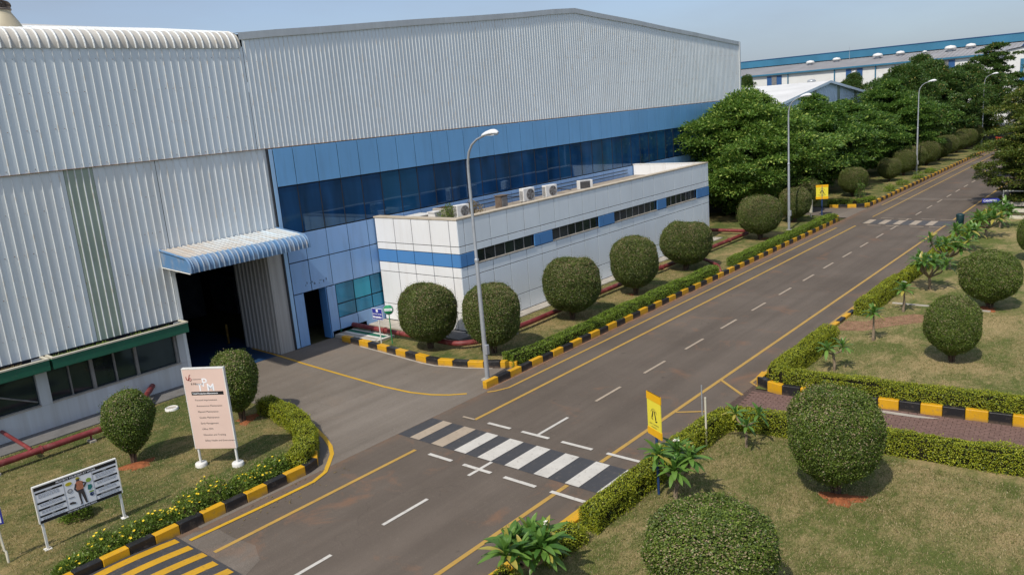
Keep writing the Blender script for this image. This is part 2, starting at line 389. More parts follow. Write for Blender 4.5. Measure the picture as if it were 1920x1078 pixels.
# ------------------------------------------------------------------ ground, road, apron, lawns
struct('ground', MB().poly([(-1500, -600, -.06), (1500, -600, -.06), (1500, 2500, -.06), (-1500, 2500, -.06)]), 'ground')
road = struct('road', MB().poly([(-17.68, -30, 0), (-10.0, -30, 0), (-10.0, 150, 0), (-17.68, 150, 0)]), 'asphalt')
apron = struct('apron', MB().poly([(-28.33, 8, .004), (-17.49, 8, .004), (-17.49, 21.2, .004), (-28.33, 21.2, .004)]), 'apron')
struct('side_road', MB().poly([(-60, 56, -.004), (-17.6, 56, -.004), (-17.6, 60.6, -.004), (-60, 60.6, -.004)]), 'apron')
ZL = .05
lawnL = [(-17.8, -10), (-17.8, 11.5), (-18.3, 12.0), (-19.3, 12.75), (-20.4, 13.25), (-21.6, 13.55), (-23.2, 13.65), (-25.5, 13.4), (-27.3, 12.9), (-27.3, -10)]
struct('lawn', MB().poly([(x, y, ZL) for x, y in lawnL]), 'lawn_mid')
lawnA = [(-27.2, 20.15), (-24.5, 20.0), (-21.9, 19.75), (-20.6, 19.9), (-19.4, 20.2), (-18.3, 20.75), (-17.8, 21.0), (-17.8, 54.6), (-18.3, 55.8), (-19.3, 56.3), (-21, 56.5), (-34, 56.5), (-34, 46), (-22.9, 46), (-22.9, 23.2), (-28.3, 23.2), (-28.3, 20.9)]
struct('lawn', MB().poly([(x, y, ZL) for x, y in lawnA]), 'lawn_mid')
struct('lawn', MB().poly([(x, y, ZL) for x, y in [(-17.85, 61.2), (-17.85, 109), (-60, 109), (-60, 60.5), (-19, 60.5)]]), 'lawn_mid')
struct('lawn', MB().poly([(-9.85, -10, ZL), (14, -10, ZL), (14, 22.05, ZL), (-9.85, 19.9, ZL)]), 'lawn_dry')
struct('lawn', MB().poly([(-9.85, 22.55, ZL), (14, 24.8, ZL), (14, 58, ZL), (-9.85, 58, ZL)]), 'lawn_dry')
struct('dirt_path', MB().poly([(-9.8, 29.6, ZL+.006), (-8.8, 29.9, ZL+.006), (-8.1, 30.9, ZL+.006), (-7.2, 31.9, ZL+.006), (-7.0, 32.9, ZL+.006), (-7.8, 32.9, ZL+.006), (-8.6, 32.0, ZL+.006), (-9.1, 31.2, ZL+.006), (-9.8, 31.0, ZL+.006)]), 'bare_soil')
struct('pavement', MB().box(-28.33, -27.25, -6, 13.3, -.05, .09), 'concrete_dark')
struct('pavement', MB().box(-22.98, -22.35, 23.3, 46.6, -.05, .10), 'concrete')
struct('pavement', MB().box(-28.3, -23.0, 22.3, 23.27, -.05, .10), 'concrete')

def sheet(name, x0, x1, y0, y1, mat, z=.008, parent=road):
    return MB().poly([(x0, y0, z), (x1, y0, z), (x1, y1, z), (x0, y1, z)]).build(name, mat, parent)
def ribbon(name, pts, w, mat, z=.012, parent=road):
    mb = MB(); L, R_ = [], []
    for i, p in enumerate(pts):
        a = Vector(pts[max(i-1, 0)]); b = Vector(pts[min(i+1, len(pts)-1)]); d = (b-a).normalized(); n = Vector((-d.y, d.x))
        L.append((p[0]+n.x*w/2, p[1]+n.y*w/2, z)); R_.append((p[0]-n.x*w/2, p[1]-n.y*w/2, z))
    k = len(pts); mb.add(R_+L, [(i, i+1, k+i+1, k+i) for i in range(k-1)])
    return mb.build(name, mat, parent)
# edge lines
sheet('edge_line', -16.22, -16.10, 7.6, 13.85, 'line_yellow'); sheet('edge_line', -16.21, -16.09, 16.34, 52.9, 'line_yellow'); sheet('edge_line', -16.22, -16.12, 56.6, 118, 'line_yellow')
sheet('edge_line', -17.10, -17.0, 19.0, 52.0, 'line_yellow'); sheet('edge_line', -17.14, -17.04, 62, 112, 'line_yellow')
ribbon('edge_line', [(-17.42, 18.35), (-17.25, 18.55), (-17.05, 19.0)], .10, 'line_yellow')
sheet('edge_line', -11.23, -11.11, -4, 14.33, 'line_yellow'); sheet('edge_line', -11.23, -11.11, 15.82, 54, 'line_yellow'); sheet('edge_line', -11.22, -11.1, 56, 95, 'line_yellow')
sheet('edge_line', -10.26, -10.15, -4, 14.2, 'line_yellow_new'); ribbon('edge_line', [(-10.2, 33.6), (-10.2, 30.0), (-10.21, 23.07), (-9.82, 22.80)], .10, 'line_yellow')
ribbon('edge_line', [(-11.13, 22.86), (-9.99, 21.93)], .10, 'line_yellow', z=.012); ribbon('edge_line', [(-11.1, 19.75), (-10.4, 20.2)], .09, 'line_yellow', z=.012)
ribbon('edge_line', [(-17.16, 7.55), (-17.1, 9.5), (-17.10, 11.01), (-17.3, 11.55), (-17.77, 12.05), (-18.10, 12.39), (-18.6, 12.72), (-19.28, 13.02), (-20.0, 13.28), (-20.66, 13.48), (-21.44, 13.66)], .12, 'line_yellow_new', z=.016)
ribbon('edge_line', [(-30.4, 17.55), (-28.23, 17.45), (-26.20, 17.28), (-23.21, 17.11), (-21.12, 17.01), (-19.82, 17.06), (-18.99, 17.25), (-18.42, 17.52), (-17.95, 17.9)], .10, 'line_yellow_new', z=.012)
# centre dashes
for k in range(-4, 34):
    y0 = 10.5+2.955*k
    if k in (1,): sheet('lane_dash', -13.76, -13.66, 13.43, 14.36, 'line_white')
    elif 53.2 < y0+.7 < 56: sheet('lane_dash', -13.82, -13.72, y0, y0+1.2, 'line_dirty', z=.02)
    else: sheet('lane_dash', -13.77 if y0 < 40 else -13.82, -13.67 if y0 < 40 else -13.72, y0, y0+1.46, 'line_white' if y0 < 19 else 'line_dirty', z=.012)
# zebra crossing
sheet('crosswalk_base', -17.47, -10.15, 14.37, 15.80, 'line_black', z=.004)
edges = [(-16.97, -16.58), (-16.07, -15.6), (-15.15, -14.71), (-14.26, -13.76), (-13.28, -12.80), (-12.29, -11.83), (-11.29, -10.86), (-10.33, -10.12)]
for i, (a, b) in enumerate(edges): sheet('crosswalk_stripe', a, b, 14.38, 15.79, 'line_dirty' if i < 2 else 'line_white', z=.012)
for (a, b) in [(-15.60, -14.71), (-14.28, -13.28), (-12.83, -11.79), (-11.32, -10.3)]:
    sheet('crosswalk_dash', a, b, 16.28, 16.40, 'line_white', z=.016); sheet('crosswalk_dash', a, b, 13.78, 13.90, 'line_white', z=.016)
sheet('crosswalk_dash', -16.65, -16.15, 16.3, 16.38, 'line_dirty', z=.016)
sheet('crosswalk_base', -16.1, -10.9, 53.75, 55.5, 'line_faint', z=.004)
for a in (-16.0, -15.06, -14.17, -13.22, -12.28): sheet('crosswalk_stripe', a, a+.42, 53.8, 55.45, 'line_dirty', z=.012)
for a in (-15.5, -14.4, -13.0, -11.9):
    sheet('crosswalk_dash', a, a+.8, 56.0, 56.12, 'line_dirty', z=.016); sheet('crosswalk_dash', a, a+.8, 53.1, 53.22, 'line_dirty', z=.016)
sheet('concrete_band', -17.3, -10.3, 64.9, 66.0, 'patch', z=.006); sheet('concrete_band', -17.4, -10.3, 91.6, 92.6, 'patch', z=.006)
MB().poly([(x, y, .003) for x, y in [(-17.45, 4), (-13.9, 4), (-14.2, 6.2), (-14.6, 7.3), (-14.95, 8.0), (-15.6, 8.3), (-16.4, 8.2), (-17.1, 8.22), (-17.45, 7.8)]]).build('worn_patch', 'patch', road)
# speed hump with draped stripes
def hz(y): return .012+.085*max(0., math.sin(math.pi*min(1, max(0, (y-4.4)/3.05))))
def hump(name, x0, x1, mat, dz=0., y0=4.4, y1=7.45):
    mb = MB(); ys = [y0+(y1-y0)*i/14 for i in range(15)]
    mb.add([(x0, y, hz(y)+dz) for y in ys]+[(x1, y, hz(y)+dz) for y in ys], [(i, 15+i, 16+i, i+1) for i in range(14)], True)
    return mb.build(name, mat, road)
hump('speed_hump', -17.62, -10.2, 'line_black')
for k in range(12): hump('hump_stripe', -17.52+.57*k, -17.27+.57*k, 'hump_yellow', .006, 4.5, 7.36+.03*(k % 3))

# ------------------------------------------------------------------ kerbs of painted blocks
def kerb(label, pts, side, h=.25, w=.22, step=.62, start=0, yellow='kerb_yellow', gap=.012, wob=1):
    """blocks along the outline pts (road side); side=+1 puts the body to the left of travel"""
    o = thing('kerb', label, 'kerb', (pts[0][0], pts[0][1], 0))
    P = [Vector(p) for p in pts]; seg = [0]
    for a, b in zip(P, P[1:]): seg.append(seg[-1]+(b-a).length)
    def at(d):
        d = min(max(d, 0), seg[-1]-1e-6); i = max(k for k in range(len(seg)-1) if seg[k] <= d)
        t = (d-seg[i])/(seg[i+1]-seg[i]); return P[i].lerp(P[i+1], t)
    n = max(1, round(seg[-1]/step)); st = seg[-1]/n; rnd = random.Random(len(label))
    for k in range(n):
        a, b = at(k*st), at((k+1)*st); d = (b-a).normalized(); nn = Vector((-d.y, d.x))*side
        a2, b2 = a+d*gap/2, b-d*gap/2; hh = h+rnd.uniform(-.016, .016)*wob; sh_ = nn*rnd.uniform(-.014, .014); a2 = a2+sh_+nn*rnd.uniform(-.006, .006); b2 = b2+sh_
        q = [a2, b2, b2+nn*w, a2+nn*w]; base = [(p.x, p.y) for p in q]
        if side < 0: base = base[::-1]
        mb = MB().prism(base, -.04, hh); mb.build('kerb_block', yellow if (k+start) % 2 == 0 else 'kerb_black', o, bevel=.012)
    return o
kerb('yellow and black kerb along the left lawn with the safety boards, curving at its end', [(-17.65, 3.4), (-17.64, 8.0), (-17.61, 11.56), (-18.14, 11.95), (-18.7, 12.33), (-19.22, 12.66), (-20.35, 13.16), (-21.5, 13.5)], 1, .26, .2, .595, 0)
kerb('yellow and black kerb curving from the blue door past the green disc sign', [(-27.4, 20.06), (-26.0, 19.98), (-24.5, 19.86), (-23.17, 19.73), (-21.84, 19.6), (-21.13, 19.61), (-20.59, 19.76), (-19.94, 19.92), (-19.38, 20.1), (-18.84, 20.39), (-18.1, 20.75)], 1, .25, .24, .655, 0)
kerb('straight yellow and black kerb along the road below the annex hedges', [(-17.62, 18.56), (-17.63, 30), (-17.66, 42), (-17.70, 54.2), (-17.80, 54.9), (-18.2, 55.6)], 1, .25, .18, .625, 0)
kerb('yellow and black kerb beyond the side road, running towards the red gate', [(-20.3, 60.25), (-18.7, 60.4), (-18.2, 60.7), (-17.85, 61.1), (-17.72, 61.8), (-17.72, 107)], 1, .25, .2, .63, 0)
kerb('tall yellow and black kerb beside the brick path', [(-9.98, 23.4), (-9.92, 22.85), (-9.72, 22.66), (-9.51, 22.6), (-8.98, 22.44), (-6.3, 22.64), (-3.0, 23.0), (3.5, 23.65)], 1, .33, .2, .545, 0, wob=.3)
kerb('faded kerb half hidden by the right hedges along the road', [(-10.02, 57), (-10.02, 23.6)], 1, .16, .18, .63, 0)
kerb('kerb under the near right hedge by the zebra crossing', [(-10.02, 19.6), (-10.02, 4)], 1, .14, .18, .63, 0)
sheet('kerb_footing', -17.66, -17.55, 18.5, 54.6, 'bare_soil', z=.010)
ribbon('kerb_footing', [(-26.0, 19.93), (-24.5, 19.80), (-23.17, 19.67), (-21.84, 19.54), (-21.13, 19.55), (-20.59, 19.70), (-19.94, 19.86), (-18.9, 20.3)], .1, 'concrete', z=.011, parent=apron)

# brick path
tilt = math.atan2(.093, 1); path = struct('brick_path', MB().poly([(-10.03, 19.4, .01), (4, 21.1, .01), (4, 23.75, .01), (-10.03, 23.2, .01)]), 'paver_bed')
rb = random.Random(4); bm_ = MB().box(-.107, .107, -.052, .052, 0, .03).mesh('brick'); bev(bm_, .006); rest = MB()
dx, dy = math.cos(tilt), math.sin(tilt); nb = 0
for row in range(20):
    for c in range(60):
        s_ = c*.222+(.111 if row % 2 else 0); t_ = 22.30-row*.112
        x = -9.75+s_*dx-(t_-22.4)*dy; y = t_+s_*dy*1.02-.02
        if row < 11 and c < 36 and nb < 300 and x > -9.9:
            o = obj('brick', bm_, 'brick_paver', path, (x, y, .012+rb.uniform(-.004, .004))); o.rotation_euler = (0, 0, tilt+rb.uniform(-.02, .02)); nb += 1
        else:
            z = .04+rb.uniform(-.004, .004); a, b = .107, .052
            c4 = [(x+p*dx-q*dy, y+p*dy+q*dx) for p, q in ((-a, -b), (a, -b), (a, b), (-a, b))]
            rest.prism(c4, .01, z)
o = rest.build('bricks', 'brick_paver', path); o['kind'] = 'stuff'
struct('cement_strip', MB().poly([(-6.3, 22.32, .048), (-5.1, 22.42, .048), (-4.6, 22.62, .048), (-6.4, 22.5, .048)]), 'concrete')

# ------------------------------------------------------------------ main factory hall
XF = -28.35
hall = thing('factory_hall', 'large white ribbed metal factory hall with blue panelled glazed front', 'building', (XF, 18, 0))
def ribbed(name, y0, y1, zb, zt, pitch, x, mat, parent, rib_h=.035, rib_w=.06, ribmat='rib_paint'):
    """flat pan sheet plus raised ribs; zt may be a function of y"""
    ft = zt if callable(zt) else (lambda y: zt)
    n = max(1, round((y1-y0)/pitch)); p = (y1-y0)/n; pan = MB()
    ys = [y0+p*i for i in range(n+1)]
    pan.add([(x, y, zb) for y in ys]+[(x, y, ft(y)) for y in ys], [(i, i+1, n+2+i, n+1+i) for i in range(n)])
    o = pan.build(name, mat, parent)
    def rib(mb, c, z1a, z1b):
        a, b = c-rib_w/2, c+rib_w/2; k = rib_w*.22
        prof = [(x, a), (x+rib_h, a+k), (x+rib_h, b-k), (x, b)]; zz = [z1a, z1a, z1b, z1b]
        mb.add([(q[0], q[1], zb) for q in prof]+[(q[0], q[1], z) for q, z in zip(prof, zz)], [(j, j+1, 5+j, 4+j) for j in range(3)]+[(0, 3, 2, 1), (4, 5, 6, 7)])
    if callable(zt):
        mb = MB()
        for i in range(n): rib(mb, y0+p*(i+.5), ft(y0+p*i), ft(y0+p*(i+1)))
        mb.build('ribs', ribmat, o)['kind'] = 'stuff'
    else:
        mb = MB(); rib(mb, y0+p*.5, zt, zt); first = mb.build('rib', ribmat, o)
        for i in range(1, n): obj('rib', first.data, None, o, (0, p*i, 0))
    return o
RT = lambda y: 12.88+(y-18)*.0765 if y < 40.2 else 14.58-(y-40.2)*.0775
ribbed('upper_cladding', 17.95, 62.7, 8.44, RT, .223, XF+.03, 'cladding', hall, .020, .045)
ribbed('upper_cladding', -8, 17.93, 8.44, 12.36, .281, XF+.03, 'cladding', hall, .022, .045)
ribbed('lower_cladding', -8, 10.62, 2.56, 8.43, .281, XF, 'cladding_low', hall, .022, .045)
ribbed('lower_cladding', 11.56, 13.72, 2.56, 8.43, .27, XF, 'cladding_low', hall, .022, .045)
ribbed('lower_cladding', 13.74, 18.3, 4.3, 8.43, .27, XF, 'cladding_low', hall, .022, .045)
ribbed('translucent_strip', 10.63, 11.55, 2.56, 8.43, .23, XF+.004, 'translucent_sheet', hall, .022, .045)
MB().box(XF+.03, XF+.06, -8, 18.3, 8.425, 8.445).build('sheet_lap', 'rust_edge', hall)
MB().box(XF+.02, XF+.075, 18.3, 61, 8.41, 8.44).build('drip_edge', 'rust_edge', hall)
def screws(y0, y1, pitch, zs, x):
    mb = MB(); rr = random.Random(int(y0*10)); n = round((y1-y0)/pitch); p = (y1-y0)/n
    for z in zs:
        for i in range(n):
            if rr.random() < .7:
                y = y0+p*(i+.5)-p*.32+rr.uniform(-.01, .01); k = rr.uniform(.006, .012); zz = z+rr.uniform(-.015, .015); mb.box(x, x+.012, y-k, y+k, zz-k, zz+k)
    mb.build('screws', 'rust_edge', hall)['kind'] = 'stuff'
screws(-8, 17.93, .281, (8.56, 9.75, 10.9, 11.95), XF+.03); screws(-8, 13.7, .281, (3.3, 4.6, 5.9, 7.2), XF); screws(18, 62, .223, (8.6, 10.2, 11.8), XF+.03)
# rounded eave of the left bay
def eave():
    n = round((17.85+8)/.281); mbp, mbr = MB(), MB()
    arc = [(XF+.06, 12.30)]+[(XF+.06-.6+.6*math.cos(t), 12.36+.6*math.sin(t)) for t in [math.pi/2*i/8 for i in range(9)]]+[(XF-6, 13.75), (XF-22, 16)]
    m = len(arc); ys = [-8+(17.85+8)*i/n for i in range(n+1)]
    mbp.add([(a, y, b) for y in (ys[0], ys[-1]) for a, b in arc], [(j, m+j, m+j+1, j+1) for j in range(m-1)], True)
    for i in range(n):
        c = (ys[i]+ys[i+1])/2
        for j in range(m-2):
            (a, b), (a2, b2) = arc[j], arc[j+1]; d = Vector((a2-a, b2-b)).normalized(); q = Vector((d.y, -d.x))*.04
            t2 = d*.001
            pr = [(c-.032, 0), (c-.018, 1), (c+.018, 1), (c+.032, 0)]
            mbr.add([(a+q.x*k, y, b+q.y*k) for y, k in pr]+[(a2+q.x*k+t2.x, y, b2+q.y*k+t2.y) for y, k in pr], [(s, 4+s, 5+s, s+1) for s in range(3)], True)
    o = mbp.build('curved_eave', 'cladding_roof', hall); mbr.build('ribs', 'rib_paint', o)['kind'] = 'stuff'
    MB().add([(a, 17.86, b) for a, b in arc[:10]]+[(XF-.55, 17.86, 12.3)], [tuple(range(11))]).build('eave_end', 'cladding', hall)
eave()
# roof flashing over the gable
def flash():
    mb = MB(); ys = [17.8, 19.5, 22, 24.5, 27.4, 31, 35, 38, 40.2, 43, 47, 51, 55, 59, 62.75]; rr = random.Random(3)
    top = [(y, RT(y)+.03+rr.uniform(-.025, .025)) for y in ys]; m = len(ys)
    vs = [(XF+.09, y, z-.27) for y, z in top]+[(XF+.10, y, z) for y, z in top]+[(XF-.5, y, z+.02) for y, z in top]
    mb.add(vs, [(i, i+1, m+i+1, m+i) for i in range(m-1)]+[(m+i, m+i+1, 2*m+i+1, 2*m+i) for i in range(m-1)])
    mb.build('roof_flashing', 'flashing', hall)
    MB().add([(XF-.3, 17.9, RT(17.9)-.02), (XF-.3, 40.2, RT(40.2)-.02), (XF-.3, 62.7, RT(62.7)-.02), (-75, 17.9, RT(17.9)-.02), (-75, 40.2, RT(40.2)-.02), (-75, 62.7, RT(62.7)-.02)], [(0, 1, 4, 3), (1, 2, 5, 4)]).build('roof', 'roof_grey', hall)
    MB().add([(XF, 62.7, 0), (-75, 62.7, 0), (-75, 62.7, RT(62.7)), (XF, 62.7, RT(62.7))], [(0, 1, 2, 3)]).build('end_wall', 'cladding', hall)
    MB().box(XF+.0, XF+.12, 62.62, 62.78, 8.4, RT(62.7)).build('corner_trim', 'flashing', hall)
    MB().add([(-75, -8, 0), (-75, 62.7, 0), (-75, 62.7, 13), (-75, -8, 13)], [(0, 3, 2, 1)]).build('back_wall', 'cladding', hall)
    MB().add([(XF, -8, 0), (-75, -8, 0), (-75, -8, 13), (XF, -8, 13)], [(0, 1, 2, 3)]).build('side_wall', 'cladding', hall)
flash()
# blue panelled front: backing + separate panels and panes
_pm = {}; PT = random.Random(77)
def plate(name, y0, y1, z0, z1, mat, parent, x, th=.03, gap=.016, axis='x'):
    """a cladding panel on a wall facing +X (axis x) or facing -Y (axis y, where y0..y1 is its x range and x its y)"""
    wd, hg = round(y1-y0-2*gap, 3), round(z1-z0-2*gap, 3); key = (wd, hg, mat, axis, th)
    if key not in _pm:
        mb = MB()
        if axis == 'x': mb.box(0, th, -wd/2, wd/2, -hg/2, hg/2)
        else: mb.box(-wd/2, wd/2, -th, 0, -hg/2, hg/2)
        me = mb.mesh(name); bev(me, .004); me.materials.append(MAT[mat]); _pm[key] = me
    c = Vector((x, (y0+y1)/2, (z0+z1)/2)) if axis == 'x' else Vector(((y0+y1)/2, x, (z0+z1)/2))
    o = obj(name, _pm[key], None, parent, c-origin(parent))
    if name == 'pane': o.rotation_euler = (0, PT.uniform(-.004, .004), PT.uniform(-.006, .006))
    return o
XP = XF+.07
MB().box(XF-.12, XP-.06, 18.36, 62.6, 4.3, 8.41).build('facade_backing', 'joint', hall)
MB().box(XF-.12, XP-.06, 20.3, 24.0, 2.3, 4.3).build('facade_backing', 'joint', hall)
MB().box(XF-.12, XP-.06, 20.72, 24.0, 0, 2.3).build('facade_backing', 'joint', hall)
MB().box(XF-.12, XP-.06, 18.36, 20.3, 2.31, 4.3).build('facade_backing', 'joint', hall)
MB().box(XF-.12, XP-.06, 18.36, 19.08, 0, 2.31).build('facade_backing', 'joint', hall)
cols = [18.57, 19.51]+[20.63+1.1385*i for i in range(38)]
cols = [c for c in cols if c < 62.6]+[62.6]
for a, b in zip(cols, cols[1:]):
    plate('panel', a, b, 6.85, 8.41, 'panel_blue', hall, XP)
    plate('pane', a, b, 4.86, 6.83, 'glass_blue', hall, XP-.03, gap=.018)
    if a > 23.5: plate('panel', a, b, 4.0, 4.84, 'panel_blue_bounce', hall, XP)
    mb = MB().box(XP-.005, XP+.015, b-.015, b+.015, 4.87, 6.82); mb.build('mullion', 'joint', hall)
for z0, z1 in ((3.67, 4.84), (2.32, 3.66)):
    for a, b in zip(cols[:6], cols[1:6]):
        plate('panel', a, b, z0, z1, 'panel_blue_bounce', hall, XP)
plate('panel', 18.57, 19.07, 0.02, 2.31, 'panel_blue_bounce', hall, XP); plate('panel', 20.24, 20.72, 0.02, 2.31, 'panel_blue_bounce', hall, XP)
plate('panel', 18.36, 18.56, 0.02, 8.41, 'panel_blue_edge', hall, XP)
plate('panel', 20.73, 21.75, .02, .80, 'panel_blue_bounce', hall, XP); plate('panel', 21.75, 23.4, .02, .80, 'panel_blue_bounce', hall, XP)
for a, b in ((20.74, 21.73), (21.75, 22.70), (22.72, 23.5)):
    plate('pane', a, b, 1.42, 2.31, 'glass_teal', hall, XP-.03); plate('pane', a, b, .80, 1.40, 'glass_teal', hall, XP-.03)
MB().box(XF+.0, XP+.02, 18.30, 18.37, 0, 8.42).build('corner_trim', 'joint', hall)
rr = random.Random(9); mb = MB()
for k in range(16):
    y = 19.2+k*.085+rr.uniform(-.03, .03); z = 2.55+rr.uniform(0, .12)
    if rr.random() < .6: mb.box(XP+.03, XP+.034, y, y+rr.uniform(.015, .05), z, z+rr.uniform(.03, .12))
mb.build('glue_marks', 'joint', hall)['kind'] = 'stuff'
# door recess
MB().box(XF-.42, XP, 20.20, 20.24, 0, 2.32).build('door_reveal', 'panel_mid_blue', hall)
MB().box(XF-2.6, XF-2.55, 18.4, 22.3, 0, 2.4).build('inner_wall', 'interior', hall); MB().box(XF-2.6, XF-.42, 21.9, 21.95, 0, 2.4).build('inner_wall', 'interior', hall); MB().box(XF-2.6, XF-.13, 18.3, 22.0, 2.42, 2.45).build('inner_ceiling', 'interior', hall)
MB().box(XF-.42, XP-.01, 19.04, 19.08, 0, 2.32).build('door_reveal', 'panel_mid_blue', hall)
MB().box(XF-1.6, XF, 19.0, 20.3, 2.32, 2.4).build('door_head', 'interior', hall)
# plinth wall with windows below the left cladding, pier, gutter planters
MB().box(XF-.25, XF+.02, -8, 13.62, 0, .90).build('plinth', 'white_wall', hall)
MB().box(XF-.25, XF+.025, 13.36, 13.7, .905, 2.5).build('pier', 'white_wall', hall)
MB().box(XF-.25, XF+.025, 8.5, 8.85, .905, 2.5).build('pier', 'white_wall', hall)
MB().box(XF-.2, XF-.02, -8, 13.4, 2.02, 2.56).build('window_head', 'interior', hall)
MB().box(XF-.10, XF+.05, 8.85, 13.36, .905, .95).build('window_sill', 'concrete', hall); MB().box(XF-.10, XF+.05, 2, 8.5, .905, .95).build('window_sill', 'concrete', hall)
wy = [8.85, 9.54, 10.28, 11.05, 11.81, 13.36]
for a, b in zip(wy, wy[1:]):
    plate('window_pane', a, b, .95, 2.02, 'glass_dark', hall, XF-.14, .02, .01)
for y, wdt in ((9.54, .04), (10.28, .11), (11.05, .05), (11.81, .10), (13.3, .08)): MB().box(XF-.13, XF-.03, y-wdt/2, y+wdt/2, .951, 2.02).build('window_mullion', 'frame_grey', hall)
plate('window_pane', 5.0, 8.5, .95, 2.02, 'glass_dark', hall, XF-.14, .02, .01)
MB().tube([(XF-.1, 7.0, 1.75), (XF-.1, 8.45, 1.05)], .03, 6).build('window_brace', 'frame_grey', hall)
def planter(y0, y1):
    o = MB().box(-27.82, -27.78, y0, y1, 2.16, 2.50).build('gutter_planter', 'gutter_green', hall)
    mb = MB().box(XF, -27.8, y0, y1, 2.14, 2.20).box(XF, -27.82, y0, y0+.05, 2.2, 2.49).box(XF, -27.82, y1-.05, y1, 2.2, 2.49); mb.build('planter_base', 'gutter_green', o)
    MB().box(-27.86, -27.76, y0-.01, y1+.01, 2.50, 2.55).box(XF, -27.86, y1-.08, y1+.01, 2.50, 2.55).box(XF, -27.86, y0-.01, y0+.08, 2.5, 2.55).build('planter_rim', 'cream_paint', o)
    MB().box(XF, -27.83, y0+.06, y1-.09, 2.20, 2.42).build('planter_soil', 'dark_soil', o)
    rs = np.random.RandomState(int(y0*7+50)); n = int(420*(y1-y0))
    P = np.stack([rs.uniform(XF+.05, -27.88, n), rs.uniform(y0+.1, y1-.5, n), np.full(n, 2.42)], 1)
    keep = np.sin(P[:, 1]*1.9+1)+np.sin(P[:, 1]*4.3) > rs.uniform(-1.6, 1.2, n); P = P[keep]; n = len(P)
    D = rs.normal(size=(n, 3))*.5+[0, 0, 1.]; me = leaf_mesh('moss', P-np.array(origin(o)), D, rs.normal(size=(n, 3)), rs.uniform(.05, .15, n), .025)
    w_ = obj('weeds', me, 'leaf_dry' if y0 < 5 else 'leaf_bed', o); w_['kind'] = 'stuff'
planter(8.92, 13.62); planter(2.5, 8.83)
# gateway: ribbed return wall, dark interior
RW = ribbed
def gateway():
    y = 17.62; mb, rbm = MB(), MB()
    mb.box(-31.0, -28.32, y, 18.30, 0, 4.9); mb.build('door_pier', 'cladding_door', hall)
    for i in range(9):
        rbm = MB(); x = -30.9+i*.29; rbm.add([(x, y, 0), (x+.03, y-.05, 0), (x+.10, y-.05, 0), (x+.13, y, 0), (x, y, 4.9), (x+.03, y-.05, 4.9), (x+.10, y-.05, 4.9), (x+.13, y, 4.9)], [(0, 1, 5, 4), (1, 2, 6, 5), (2, 3, 7, 6)]); rbm.build('rib', 'cladding_door', hall)
    MB().box(XF-.3, XF+.03, 13.62, 13.74, 0, 4.4).build('door_jamb', 'cladding_low', hall)
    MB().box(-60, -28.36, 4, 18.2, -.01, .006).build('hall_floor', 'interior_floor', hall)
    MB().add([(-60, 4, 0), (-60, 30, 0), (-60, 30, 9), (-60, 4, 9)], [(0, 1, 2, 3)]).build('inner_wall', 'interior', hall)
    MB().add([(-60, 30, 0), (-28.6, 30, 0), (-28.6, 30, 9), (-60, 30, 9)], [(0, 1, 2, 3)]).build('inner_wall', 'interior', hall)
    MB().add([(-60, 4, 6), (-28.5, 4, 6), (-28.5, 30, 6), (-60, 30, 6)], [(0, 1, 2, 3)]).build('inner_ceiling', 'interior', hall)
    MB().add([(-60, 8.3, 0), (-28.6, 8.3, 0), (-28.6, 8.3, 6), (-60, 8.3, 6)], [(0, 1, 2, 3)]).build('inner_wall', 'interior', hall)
gateway()
for i, (x, y, s_, h) in enumerate(((-40, 18.5, 3, 2.6), (-44, 13, 4, 3.2), (-38, 22, 2.5, 2.0))):
    t = thing('machine', ['tall dark machine deep in the gateway', 'wide dark machine at the back of the gateway', 'low dark machine behind the ribbed pier'][i], 'machine', (x, y, 0))
    MB().box(x-s_/2, x+s_/2, y-s_/2, y+s_/2, 0, h).build('cabinet', 'machine', t, bevel=.05); MB().box(x-s_/3, x+s_/3, y-s_/3, y+s_/3, h, h*1.35).build('hood', 'machine', t, bevel=.05)
for x, lab in ((-32.2, 'short yellow guard post just inside the gateway'), (-36.5, 'dim guard post further back inside the gateway')):
    t = thing('guard_post', lab, 'post', (x, 17.0 if x < -33 else 17.5, 0)); y = t.location.y
    MB().tube([(x, y, 0), (x, y, .9)], .05, 10).build('post', 'dim_yellow', t); MB().box(x-.1, x+.1, y-.1, y+.1, 0, .03).build('foot_plate', 'dark_metal', t)
